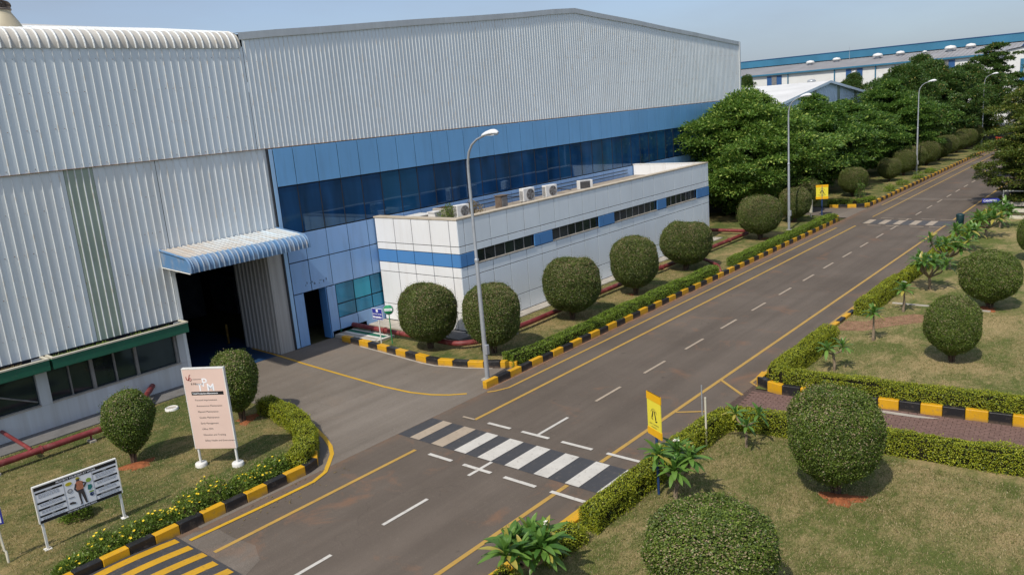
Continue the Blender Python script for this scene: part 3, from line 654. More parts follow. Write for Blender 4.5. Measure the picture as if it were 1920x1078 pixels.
# canopy over the gateway
def canopy():
    t = thing('door_canopy', 'faded blue ribbed canopy with rounded front edge over the gateway', 'canopy', (XF, 13.3, 4.6))
    y0, y1 = 13.32, 18.28
    slope = [(XF+.04, 5.22), (-26.62, 5.035)]
    rnd_ = [(-26.62+.38*math.sin(a), 4.655+.38*math.cos(a)) for a in [rad(9+91*i/8) for i in range(9)]]+[(-26.25, 4.52)]
    def sw(prof, name, mat, lift=0.):
        m = len(prof); mb = MB(); mb.add([(a, y, b) for y in (y0, y1) for a, b in prof], [(j, j+1, m+j+1, m+j) for j in range(m-1)], len(prof) > 2); return mb.build(name, mat, t)
    top = sw(slope, 'top_sheet', 'canopy_top'); fr = sw([slope[1]]+rnd_, 'rounded_front', 'canopy_blue')
    def ribs(prof, parent, mat):
        n = 25
        for i in range(n):
            c = y0+(y1-y0)*(i+.5)/n; mb = MB()
            for j in range(len(prof)-1):
                (a, b), (a2, b2) = prof[j], prof[j+1]; d = Vector((a2-a, b2-b)).normalized(); q = Vector((-d.y, d.x))*.032
                pr = [(c-.03, 0), (c-.015, 1), (c+.015, 1), (c+.03, 0)]
                mb.add([(a+q.x*k, y, b+q.y*k) for y, k in pr]+[(a2+q.x*k, y, b2+q.y*k) for y, k in pr], [(s, s+1, 5+s, 4+s) for s in range(3)], True)
            mb.build('rib', mat, parent)
    ribs(slope, top, 'canopy_top'); ribs([slope[1]]+rnd_, fr, 'canopy_rib')
    prof = slope+rnd_+[(XF+.04, 4.62)]
    for y, d in ((y0, 1), (y1, -1)):
        MB().add([(a, y, b) for a, b in prof], [tuple(range(len(prof)))]).build('end_cheek', 'canopy_blue', t)
        MB().tube([(a, y, b+.01) for a, b in slope+rnd_], .045, 8).build('edge_trim', 'canopy_blue', t)
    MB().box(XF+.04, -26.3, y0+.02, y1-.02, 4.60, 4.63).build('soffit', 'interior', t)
    MB().tube([(XF+.04, y0-.03, 4.60), (-26.28, y0-.03, 4.50)], .02, 6).build('edge_trim', 'white_paint', t)
n_ = N('canopy_top', .6, .3); o_ = n_.mix(n_.ramp(n_.noise(1, 6, n_.map((.7, 4, 1)), .7), .4, .7), (.52, .60, .65), (.44, .38, .31))
o_ = n_.mix(n_.ramp(n_.sep()[1], 13.5, 17, .5, 0), o_, (.42, .30, .19)); n_.col(o_); MAT['canopy_top'] = n_.m
n_ = N('canopy_blue', .5, .4); o_ = n_.mix(n_.ramp(n_.noise(2.5, 6, n_.map((1, 2, .5)), .7), .45, .75), (.10, .22, .40), (.34, .35, .35)); n_.col(o_); MAT['canopy_blue'] = n_.m
n_ = N('canopy_rib', .5, .4); o_ = n_.mix(n_.ramp(n_.noise(2.5, 6), .45, .7), (.20, .32, .47), (.40, .40, .38)); n_.col(o_); MAT['canopy_rib'] = n_.m
canopy()
# roof ventilator
t = thing('roof_ventilator', 'beige cone ventilator with ribbed brown turbine on the curved roof', 'ventilator', (-31, 10.73, 13.0))
MB().lathe([(.75, -.25), (.60, .1), (.46, .42), (.34, .62), (.27, .74), (.27, .80)], (-31, 10.73, 13.0), 28).build('cone_base', 'beige_metal', t)
MB().lathe([(.27, .80), (.30, .81), (.30, .86), (.27, .87)], (-31, 10.73, 13.0), 28).build('collar', 'vent_brown', t)
mb = MB()
for k in range(36):
    a = 2*math.pi*k/36; a2 = a+.12
    arcp = [(.27, .87), (.31, .94), (.30, 1.02), (.24, 1.09), (.1, 1.14)]
    mb.add([(-31+r_*math.cos(a), 10.73+r_*math.sin(a), 13+z) for r_, z in arcp]+[(-31+(r_-.05)*math.cos(a2), 10.73+(r_-.05)*math.sin(a2), 13+z) for r_, z in arcp], [(j, j+1, 6+j, 5+j) for j in range(4)])
mb.build('turbine_blades', 'vent_brown', t); MB().lathe([(.11, 1.12), (.08, 1.16), (0.001, 1.17)], (-31, 10.73, 13.0), 16).build('cap', 'vent_brown', t)

# ------------------------------------------------------------------ annex
XA, YA, YB, ZT = -23.0, 23.32, 46.1, 4.9
ann = thing('office_annex', 'low white panelled annex with blue stripe and ribbon windows', 'building', (XA, YA, 0))
MB().box(XA-.35, XA-.03, YA+.03, YB, 0, 2.85).build('wall', 'joint', ann); MB().box(XA-.35, XA-.03, YA+.03, YB, 3.43, 4.86).build('wall', 'joint', ann); MB().box(XA-.35, XA-.2, YA+.03, YB, 2.85, 3.43).build('wall', 'joint', ann);
for a, b in ((23.35, 24.27), (28.31, 29.75), (33.69, 35.19), (39.64, 40.73), (44.46, 46.09)): MB().box(XA-.2, XA-.03, a, b, 2.85, 3.43).build('wall', 'joint', ann)
MB().box(-28.2, XA-.35, YA+.03, YA+.35, 0, 4.86).build('wall', 'joint', ann)
MB().box(-28.2, XA-.35, YB-.33, YB-.03, 0, 4.86).build('wall', 'panel_white', ann)
MB().box(-28.27, XA-.35, YA+.35, YB-.33, 4.1, 4.2).build('roof_deck', 'deck', ann)
MB().box(XA-.38, XA+.02, YA-.02, YB+.02, 4.87, 4.93).build('parapet_cap', 'cap', ann); MB().box(-28.25, XA-.38, YA-.02, YA+.38, 4.87, 4.93).build('parapet_cap', 'cap', ann)
MB().box(-28.25, XA-.38, YB-.34, YB+.02, 4.87, 4.93).build('parapet_cap', 'white_paint', ann)
xb = [-28.2, -26.93, -25.79, -24.64, -23.49, -23.0]
for a, b in zip(xb, xb[1:]):
    for z0, z1, m in ((.10, .88, 'panel_white'), (.88, 2.41, 'panel_white'), (2.41, 2.85, 'panel_white'), (2.85, 3.43, 'panel_mid_blue'), (3.43, 3.75, 'panel_white'), (3.75, 4.87, 'panel_white')):
        plate('panel', a, b, z0, z1, m, ann, YA+.03, axis='y')
    plate('panel', a, b, 4.2, 4.87, 'panel_white', ann, YB-.33, axis='y')
yb = [23.32, 23.73, 24.25, 25.38, 26.53, 27.72, 28.88, 30.04, 31.2, 32.37, 33.54, 34.7, 35.87, 37.04, 38.19, 39.38, 40.57, 41.68, 42.84, 43.97, 45.21, 45.68, 46.1]
for a, b in zip(yb, yb[1:]):
    for z0, z1 in ((.10, .88), (.88, 2.41), (2.41, 2.85), (3.43, 3.75), (3.75, 4.87)):
        plate('panel', a, b, z0, z1, 'panel_white_shade', ann, XA-.03)
wins = [(24.28, 28.3), (29.76, 33.68), (35.2, 39.63), (40.74, 44.45)]
for a, b in ((23.32, 23.73), (23.73, 24.25), (28.33, 28.76), (28.76, 29.74), (33.7, 34.12), (34.12, 35.17), (39.65, 40.7), (44.48, 45.1), (45.1, 46.1)):
    plate('panel', a, b, 2.86, 3.43, 'panel_mid_blue', ann, XA-.03, th=.05)
for a, b in wins:
    n = round((b-a)/.62); p = (b-a)/n
    MB().box(XA-.16, XA-.10, a, b, 2.86, 3.42).build('window_recess', 'dark_metal', ann)
    MB().box(XA-.10, XA+.03, a, b, 2.855, 2.90).build('window_sill', 'concrete', ann)
    for k in range(n):
        plate('window_pane', a+p*k, a+p*(k+1), 2.90, 3.42, 'glass_dark', ann, XA-.10, .02, .015)
        MB().box(XA-.08, XA-.05, a+p*k-.016, a+p*k+.016, 2.90, 3.42).build('window_mullion', 'frame_pale', ann)
# things on the annex roof
ZD = 4.2
def ac_unit(label, x, y, w=.78, h=.58, d=.32, rz=rad(90), stand=.35, back=False):
    t = thing('air_conditioner', label, 'air conditioner', (x, y, ZD), rz, 'outdoor units on the annex roof')
    c = MB().box(-w/2, w/2, -d/2, d/2, stand, stand+h).build('casing', 'ac_white', t, True, .018)
    for s_ in (-1, 1): MB().box(s_*w*.32-.03, s_*w*.32+.03, -d/2-.03, d/2+.03, 0, stand).build('foot', 'dark_metal', t, True)
    if back:
        MB().box(-w/2+.06, w/2-.18, -d/2-.012, -d/2-.001, stand+.06, stand+h-.06).build('coil', 'ac_dark', t, True)
        mb = MB()
        for k in range(9): mb.box(-w/2+.06, w/2-.18, -d/2-.02, -d/2-.012, stand+.08+k*.05, stand+.09+k*.05)
        mb.build('fins', 'frame_grey', t, True)
    else:
        cx = .08; R_ = h*.40
        MB().lathe([(0.001, -d/2-.004), (R_, -d/2-.004)], (cx, 0, stand+h/2), 28, 'y').build('fan_recess', 'ac_dark', t, True)
        mb = MB()
        for q in (.3, .5, .7, .88, 1.0): mb.lathe([(R_*q-.006, -d/2-.006), (R_*q-.006, -d/2-.02), (R_*q+.006, -d/2-.02), (R_*q+.006, -d/2-.006)], (cx, 0, stand+h/2), 28, 'y')
        for k in range(8): a = k*math.pi/8; mb.tube([(cx-R_*math.cos(a), -d/2-.012, stand+h/2-R_*math.sin(a)), (cx+R_*math.cos(a), -d/2-.012, stand+h/2+R_*math.sin(a))], .005, 4)
        mb.build('fan_grille', 'frame_grey', t, True)
        mb = MB()
        for k in range(5):
            a = k*2*math.pi/5; p0 = Vector((cx, -d/2-.008, stand+h/2)); e = Vector((math.cos(a), 0, math.sin(a))); g_ = Vector((-math.sin(a), 0, math.cos(a)))
            mb.add([p0+e*.03, p0+e*R_*.85-g_*.06, p0+e*R_*.9+g_*.06, p0+e*.05+g_*.05], [(0, 1, 2, 3)])
        mb.build('fan', 'galv', t, True)
        mb = MB()
        for k in range(8): mb.box(-w/2-.006, -w/2+.0, -d/2+.04, d/2-.04, stand+.06+k*.06, stand+.09+k*.06)
        mb.build('side_louvres', 'ac_dark', t, True)
    return t
ac_unit('white outdoor unit with a dark fan on the annex roof, beside the green weed', -25.35, 26.1, .70, .56, rz=rad(80))
ac_unit('white outdoor unit with a large fan nearest the rusty cabinet, second along the annex roof', -25.65, 31.3, .80, .66, rz=rad(83))
ac_unit('white outdoor unit with bright fan hub, third along the annex roof', -25.5, 33.0, .78, .60, rz=rad(78))
ac_unit('white outdoor unit showing its dark coil side, farthest along the annex roof', -25.35, 36.0, .84, .48, rz=rad(62), back=True)
t = thing('rusty_cabinet', 'brown rusty metal cabinet between outdoor units on the annex roof', 'cabinet', (-25.5, 29.1, ZD))
MB().box(-25.7, -25.3, 28.85, 29.35, ZD, ZD+.9).build('body', 'rust_box', t, bevel=.015); MB().box(-25.74, -25.26, 28.81, 29.39, ZD+.9, ZD+.94).build('lid', 'rust_box', t)
MB().box(-25.3, -25.285, 28.9, 29.3, ZD+.1, ZD+.85).build('door', 'frame_grey', t)
t = thing('white_box', 'small white box on the annex roof near the corner', 'box', (-26.5, 25.5, ZD)); MB().box(-26.75, -26.3, 25.3, 25.75, ZD, ZD+.62).build('body', 'ac_white', t, bevel=.02); MB().box(-26.78, -26.27, 25.27, 25.78, ZD+.62, ZD+.66).build('lid', 'ac_white', t)
t = thing('white_hatch', 'flat white roof hatch against the glazed front', 'hatch', (-27.7, 25.5, ZD)); MB().box(-28.0, -27.2, 25.0, 26.0, ZD, ZD+.44).build('curb', 'ac_white', t); MB().box(-28.05, -27.15, 24.95, 26.05, ZD+.44, ZD+.49).build('lid', 'white_paint', t, bevel=.01)
t = thing('concrete_trough', 'brown concrete trough on the annex roof behind the weed', 'trough', (-26.6, 26.2, ZD)); MB().box(-27.1, -26.2, 25.95, 26.75, ZD, ZD+.72).build('body', 'concrete', t, bevel=.02); MB().box(-27.0, -26.3, 26.05, 26.65, ZD+.7, ZD+.73).build('opening', 'dark_soil', t)
def weed(name, label, x, y, h, mat, n=900, sp=.45):
    t = thing(name, label, 'weed', (x, y, ZD)); rs = np.random.RandomState(int(y*10))
    P = rs.normal(size=(n, 3))*[sp*.45, sp*.45, 1]; P[:, 2] = rs.uniform(.1, h, n)*(1-.4*np.clip(np.hypot(P[:, 0], P[:, 1])/sp, 0, 1.5))
    D = np.stack([P[:, 0], P[:, 1], rs.uniform(.1, 1, n)], 1)+rs.normal(size=(n, 3))*.3
    obj('foliage', leaf_mesh('weed', P, D, rs.normal(size=(n, 3)), rs.uniform(.05, .13, n), .03), mat, t)
    mb = MB()
    for k in range(6): a = k*1.05; mb.tube([(0, 0, 0), (.15*math.cos(a), .15*math.sin(a), h*.5), (.3*math.cos(a), .3*math.sin(a), h*.8)], [.012, .008, .004], 5)
    mb.build('stems', 'bark', t, True)
weed('roof_weed', 'green weed growing beside an outdoor unit on the annex roof', -25.75, 25.7, 1.1, 'leaf_bed')
weed('roof_weed', 'dry brownish weed behind the lamp post on the annex roof', -25.9, 27.4, .95, 'leaf_dry', 1100, .6)
for p, nm, lab, ct in (([(-27.0, 31, 4.75), (-26.8, 33, 4.6), (-26.6, 34.2, 4.5), (-26.3, 34.9, 4.7), (-26.0, 35.6, 4.55)], 'roof_cable', 'dark cable looping between the outdoor units on the annex roof', 'cable'),
                 ([(-28.2, 27, 4.62), (-28.2, 45, 4.62)], 'wall_pipe', 'upper of two thin dark pipes along the glazed front above the annex roof', 'pipe'), ([(-28.2, 27, 4.42), (-28.2, 45, 4.42)], 'wall_pipe', 'lower of two thin dark pipes along the glazed front above the annex roof', 'pipe')):
    tag(MB().tube(p, .022, 6).build(nm, 'dark_metal'), lab, ct)

# ------------------------------------------------------------------ lamp posts
def lamp(label, x, y, h=8.5, box=True):
    t = thing('street_lamp', label, 'street lamp', (x, y, 0), 0, 'lamp posts along the road')
    MB().tube([(0, 0, 0), (0, 0, 1.2), (0, 0, 4.3), (0, 0, 4.34), (0, 0, 7.3)], [.085, .082, .066, .055, .048], 12).build('pole', 'galv', t, True)
    MB().lathe([(.07, 4.22), (.078, 4.24), (.078, 4.34), (.06, 4.36)], (0, 0, 0), 12).build('pole_joint', 'galv', t, True)
    arc = [(0, 0, 7.3), (.02, 0, 7.62), (.10, 0, 7.92), (.26, 0, 8.16), (.50, 0, 8.32), (.80, 0, 8.42)]
    MB().tube(arc, [.046, .044, .04, .038, .036, .034], 10).build('arm', 'galv', t, True)
    hd = MB(); secs = [(.74, .05, .04, 8.41), (.80, .10, .07, 8.43), (.95, .13, .11, 8.46), (1.15, .145, .13, 8.49), (1.30, .135, .12, 8.50), (1.40, .09, .075, 8.50), (1.44, .03, .03, 8.49)]
    m = 12; vs = []
    for (sx, wy_, hz_, zc) in secs:
        for k in range(m): a = 2*math.pi*k/m; vs.append((sx, wy_*math.cos(a), zc+(hz_*math.sin(a) if math.sin(a) > 0 else .035*math.sin(a))))
    hd.add(vs, [(i*m+k, i*m+(k+1) % m, (i+1)*m+(k+1) % m, (i+1)*m+k) for i in range(len(secs)-1) for k in range(m)], True)
    hd.add(vs[:m], [tuple(range(m-1, -1, -1))]); h_ = hd.build('lamp_head', 'lamp_white', t, True)
    MB().box(.86, 1.34, -.10, .10, 8.425, 8.45).build('lens', 'lens', t, True)
    MB().box(.05, .15, -.07, .07, .95, 1.3).build('fuse_box', 'galv', t, True, .01) if box else None
    MB().box(-.16, .16, -.16, .16, 0, .06).build('base_plate', 'concrete', t, True)
    return t
lamp('nearest grey street lamp standing behind the kerb tip by the zebra crossing', -18.25, 19.3)
lamp('second grey street lamp, behind the hedge near the far yellow sign', -19.55, 50.4)
lamp('third grey street lamp, amid the row of clipped bushes', -19.5, 81.6)
lamp('farthest grey street lamp, near the red gate', -19.85, 113.6)

# ------------------------------------------------------------------ pipes, slabs, small ground things
def pipe(name, label, pts, r_=.11, parent=None, supports=()):
    t = thing(name, label, 'pipe', (pts[0][0], pts[0][1], 0))
    P = [Vector(p) for p in pts]; out = [P[0]]
    for i in range(1, len(P)-1):
        a, b, c = P[i-1], P[i], P[i+1]; d1 = (a-b).normalized(); d2 = (c-b).normalized(); k = min(.35, (a-b).length/2.2, (c-b).length/2.2)
        for s_ in range(5): q = s_/4; out.append((b+d1*k).lerp(b, q).lerp(b.lerp(b+d2*k, q), q))
    out.append(P[-1]); MB().tube(out, r_, 12).build('pipe_run', 'pipe_red', t)
    for (x, y, z) in supports:
        MB().box(x-.14, x+.14, y-.09, y+.09, .0, .12).build('support_block', 'concrete', t); MB().tube([(x, y, .1), (x, y, z)], .03, 6).build('support_leg', 'pipe_red', t)
    for a, b in zip(P, P[1:]):
        n = int((b-a).length/3.2)
        for k in range(1, n+1):
            c = a.lerp(b, k/(n+1)); d = (b-a).normalized()
            MB().tube([c-d*.025, c+d*.025], r_*1.35, 12).build('flange', 'pipe_red', t)
    return t
pipe('water_pipe', 'dark red pipe across the left lawn turning into the white wall', [(-25.8, 2, .36), (-25.8, 10.2, .36), (-28.3, 12.15, .42)], .10, supports=[(-25.8, 6.2, .3), (-25.8, 8.9, .3)])
pipe('water_pipe', 'short dark red branch pipe joining the left lawn pipe from the wall', [(-28.3, 7.22, .50), (-26.2, 7.25, .42), (-25.95, 7.25, .38)], .06)
pipe('water_pipe', 'red pipe from the blue front past the clipped bushes along the annex', [(-28.25, 21.42, .30), (-21.6, 21.3, .30), (-21.0, 22.0, .30), (-20.9, 25.0, .30), (-21.05, 31, .30), (-21.05, 47.5, .30), (-21.4, 48.0, .30), (-24.2, 47.9, .30)], .11, supports=[(-27.0, 21.42, .25), (-20.92, 24, .25), (-20.98, 28.6, .25), (-21.05, 34, .25)])
pipe('water_pipe', 'red branch pipe dropping into the ground at the gap between the annex hedges', [(-21.0, 39.6, .34), (-19.6, 38.8, .36), (-18.4, 37.8, .30), (-18.15, 37.55, -.1)], .085)
pad = thing('drain_cover', 'green and white striped drain slab beside the blue front', 'slab', (-27, 21, 0))
MB().prism([(-28.3, 20.35), (-27.5, 20.32), (-25.55, 20.55), (-25.55, 21.48), (-28.3, 21.5)], 0, .13).build('slab', 'concrete', pad)
for k, (a, b, m) in enumerate(((20.40, 20.55, 'white_paint'), (20.56, 20.80, 'concrete'), (20.82, 20.95, 'white_paint'), (20.97, 21.22, 'green_paint'), (21.24, 21.36, 'white_paint'), (21.37, 21.47, 'green_paint'))): MB().box(-28.2, -25.7, max(a, 20.5), b, .131, .138+.001*k).build('stripe', m, pad)
MB().box(-25.68, -25.57, 20.6, 21.47, .131, .142).build('stripe', 'white_paint', pad)
MB().box(-28.31, -28.25, 20.3, 22.2, .0, .28).build('skirting', 'green_paint', pad)
tag(MB().box(-23.7, -22.2, 22.0, 22.85, 0, .2).build('inspection_slab', 'concrete_dark', bevel=.02), 'grey inspection slab at the foot of the annex corner', 'slab')
t = thing('concrete_collar', 'round white concrete manhole ring on the left lawn near the wall', 'manhole', (-26.2, 11.75, 0)); MB().lathe([(.22, 0), (.22, .12), (.18, .14), (.18, .11), (.001, .11)], (-26.2, 11.75, 0), 22).build('ring', 'white_paint', t); MB().lathe([(.175, .111), (.001, .12)], (-26.2, 11.75, 0), 22).build('lid', 'concrete', t)
tag(MB().box(-26.5, -26.0, 12.4, 12.8, .0, .08).build('paving_slab', 'concrete_dark', bevel=.01), 'flat pale slab in the lawn beside the manhole ring', 'slab')
struct('edging_strip', MB().box(-8.95, -5.4, 34.2, 34.34, 0, .085), 'concrete')

# ------------------------------------------------------------------ topiary bushes
PROF = [(0, .16), (.05, .40), (.12, .64), (.22, .85), (.35, .965), (.5, 1.0), (.66, 1.0), (.78, .95), (.87, .85), (.94, .67), (.98, .42), (1, .02)]
def topiary_mesh(seed, prof, R=1.12, z0=.38, z1=2.65, n=72000, L=(.034, .054), mat='leaf_topiary'):
    rs = np.random.RandomState(seed); ts = np.array([p[0] for p in prof]); rr_ = np.array([p[1] for p in prof])
    t = rs.uniform(0, 1, n*3); w = np.interp(t, ts, rr_)+.12
    t = t[rs.uniform(0, 1.12, len(t)) < w][:n]
    # extra leaves on the flat crown
    tt = np.concatenate([t, rs.uniform(.93, 1, n//7)]); n2 = len(tt); ph = rs.uniform(0, 2*math.pi, n2)
    rr2 = np.interp(tt, ts, rr_)*R; h = z1-z0
    d = .012; slope = (np.interp(np.clip(tt+d, 0, 1), ts, rr_)-np.interp(np.clip(tt-d, 0, 1), ts, rr_))*R/((np.clip(tt+d, 0, 1)-np.clip(tt-d, 0, 1))*h)
    Nn = np.stack([np.cos(ph), np.sin(ph), -slope], 1); Nn /= np.linalg.norm(Nn, axis=1, keepdims=True)
    P = np.stack([rr2*np.cos(ph), rr2*np.sin(ph), z0+tt*h], 1)
    P += Nn*(lumpy(P, 1.8, .075, seed)[:, None]+lumpy(P, 5.5, .035, seed+3)[:, None]+(rs.uniform(0, 1, (n2, 1)) < .03)*rs.uniform(.02, .12, (n2, 1))-np.abs(rs.normal(size=(n2, 1)))*.05+rs.uniform(0, .03, (n2, 1)))
    D = rs.normal(size=(n2, 3)); D -= Nn*(D*Nn).sum(1, keepdims=True)*.6; D += Nn*.5; U = Nn+rs.normal(size=(n2, 3))*.6
    hole = lumpy(P, 4.2, 1., seed+9) < -.95; kp = ~hole | (rs.uniform(0, 1, n2) < .35); P, D, U, n2 = P[kp], D[kp], U[kp], int(kp.sum())
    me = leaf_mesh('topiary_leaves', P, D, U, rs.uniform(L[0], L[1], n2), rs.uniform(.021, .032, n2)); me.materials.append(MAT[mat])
    core = MB().lathe([(max(.02, a*R*.93-.035), z0+.05+b*(h-.10)) for b, a in prof], n=24).mesh('topiary_core'); core.materials.append(MAT['core_dark'])  # solid twig-coloured core, added inside the leaves to stop light
    return me, core
T_A = [topiary_mesh(11, PROF), topiary_mesh(12, PROF)]
PROF_R = [(0, .08), (.05, .30), (.12, .54), (.24, .80), (.38, .95), (.52, 1.0), (.67, .985), (.79, .91), (.88, .77), (.95, .55), (.985, .32), (1, .02)]
T_R = [topiary_mesh(21, PROF_R, 1.12, .36, 2.65, 72000, (.036, .058), 'leaf_topiary_lush')]
PROF_S = [(0, .08), (.06, .25), (.15, .50), (.28, .76), (.44, .95), (.60, 1.0), (.75, .93), (.86, .78), (.94, .56), (1, .02)]
T_S = [topiary_mesh(31, PROF_S, .70, .42, 2.35, 30000, (.036, .056), 'leaf_topiary_lush')]
def stems(seed, R, zt):
    rs = random.Random(seed); mb = MB()
    for k in range(6):
        a = k*1.05+rs.uniform(-.3, .3); q = rs.uniform(.25, .45)*R
        mb.tube([(.05*math.cos(a), .05*math.sin(a), -.03), (q*.35*math.cos(a), q*.35*math.sin(a), zt*.5), (q*math.cos(a), q*math.sin(a), zt)], [.05, .035, .022], 6)
    me = mb.mesh('topiary_stems'); me.materials.append(MAT['bark']); return me
ST = stems(5, 1.0, .75); ST_S = stems(6, .6, .75)
def mound_mesh():
    rs = np.random.RandomState(3); mb = MB(); n = 22; prof = [(.001, .10), (.18, .09), (.34, .055), (.5, .02), (.62, -.02)]; vs = []
    for r_, z in prof:
        for k in range(n): a = 2*math.pi*k/n; q = r_*(1+.25*math.sin(2*a+.5)+.22*math.sin(3*a+1)+.2*math.sin(5*a)+.12*math.sin(9*a)); vs.append((q*math.cos(a), q*math.sin(a), z+(rs.uniform(-.015, .015) if r_ > .01 else 0)))
    mb.add(vs, [(i*n+k, i*n+(k+1) % n, (i+1)*n+(k+1) % n, (i+1)*n+k) for i in range(len(prof)-1) for k in range(n)], True)
    me = mb.mesh('soil_mound'); me.materials.append(MAT['red_soil']); return me
MOUND = mound_mesh()
def topiary(label, x, y, h, dia, kind, group, mound=0, seed=0):
    t = thing('topiary_bush', label, 'bush', (x, y, 0), seed*1.7, group)
    if kind == 'S': (me, core), s_, H0, R0 = T_S[0], ST_S, 2.38, .72
    elif kind == 'R': (me, core), s_, H0, R0 = T_R[0], ST, 2.68, 1.14
    else: (me, core), s_, H0, R0 = T_A[seed % 2], ST, 2.68, 1.14
    rq = random.Random(label); sc = (dia/2/R0*rq.uniform(.95, 1.05), dia/2/R0*rq.uniform(.95, 1.05), h/H0)
    t.rotation_euler = (rq.uniform(-.045, .045), rq.uniform(-.045, .045), seed*1.7)
    for nm, m in (('foliage', me), ('dark_twig_core', core), ('stems', s_)):
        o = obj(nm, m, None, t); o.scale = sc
    if mound: o = obj('soil_mound', MOUND, None, t, (.05, -.22, .045)); o.scale = (mound*.6, mound*.75, mound*.8); o.rotation_euler = (0, 0, seed*2.1)
    return t
gA = 'clipped bushes in the annex lawn'; gF = 'clipped bushes in the far left row'; gR = 'clipped bushes on the right lawns'
for i, a in enumerate([
    ('round clipped bush in front of the bright white annex end wall', -22.83, 20.98, 2.70, 2.26, 0),
    ('round clipped bush directly behind the nearest street lamp', -19.98, 21.65, 2.80, 2.10, 0),
    ('large clipped bush in the annex lawn, third from the green disc sign', -20.05, 26.95, 2.75, 2.5, 0),
    ('clipped bush in the annex lawn, fourth from the green disc sign', -19.8, 31.8, 2.83, 2.25, .5),
    ('clipped bush before the far end of the annex, fifth from the green disc sign', -20.1, 37.4, 2.65, 2.55, 0),
    ('wide clipped bush just past the annex corner, left of the second street lamp', -19.95, 46.8, 2.76, 2.6, .6),
    ('clipped bush immediately behind the second street lamp', -20.3, 53.4, 2.41, 2.07, .5)]):
    topiary(a[0], a[1], a[2], a[3], a[4], 'A', gA, a[5], i)
topiary('dark clipped bush behind the far yellow sign', -21.3, 58.0, 2.55, 2.2, 'A', gF, 0, 3)
topiary('single round clipped bush just beyond the side road', -20.5, 66.2, 2.4, 2.2, 'A', gF, 0, 1)
ords = ['first', 'second', 'third', 'fourth', 'fifth', 'sixth', 'seventh', 'eighth', 'ninth', 'tenth']
for i, (y, h, d) in enumerate(((76.3, 2.1, 1.95), (80.6, 2.5, 2.1), (85.0, 2.45, 2.2), (89.6, 2.5, 2.3), (94.2, 2.45, 2.3), (98.6, 2.4, 2.3), (103, 2.4, 2.35), (107.4, 2.45, 2.4), (112.5, 2.5, 2.4))):
    topiary('clipped bush in the close far row towards the gate, %s from the near end' % ords[i], -20.5+.15*math.sin(i*2.1), y, h, d, 'A', gF, 0, i)
topiary('very near clipped bush cut off by the bottom edge of the picture', -5.93, 11.67, 2.14, 2.42, 'R', gR, 0, 1)
topiary('large clipped bush standing between the near lawn and the brick path', -5.55, 17.06, 2.60, 2.05, 'R', gR, 1.0, 4)
topiary('clipped bush in the right lawn behind the brick path, nearest the path', -5.37, 27.6, 2.2, 1.76, 'R', gR, 0, 2)
topiary('clipped bush in the right lawn with a red soil patch, second behind the path', -5.53, 34.8, 2.32, 2.12, 'R', gR, 1.1, 3)
topiary('dark clipped bush at the right edge of the picture', -5.2, 44.4, 2.3, 1.75, 'R', gR, 0, 5)
topiary('slim egg shaped bush on red soil left of the pink sign', -22.78, 8.85, 2.28, 1.36, 'S', 'egg shaped bushes by the signs', 1.05, 1)
topiary('slim egg shaped bush on red soil right behind the pink sign', -22.75, 12.4, 2.46, 1.44, 'S', 'egg shaped bushes by the signs', 1.0, 2)

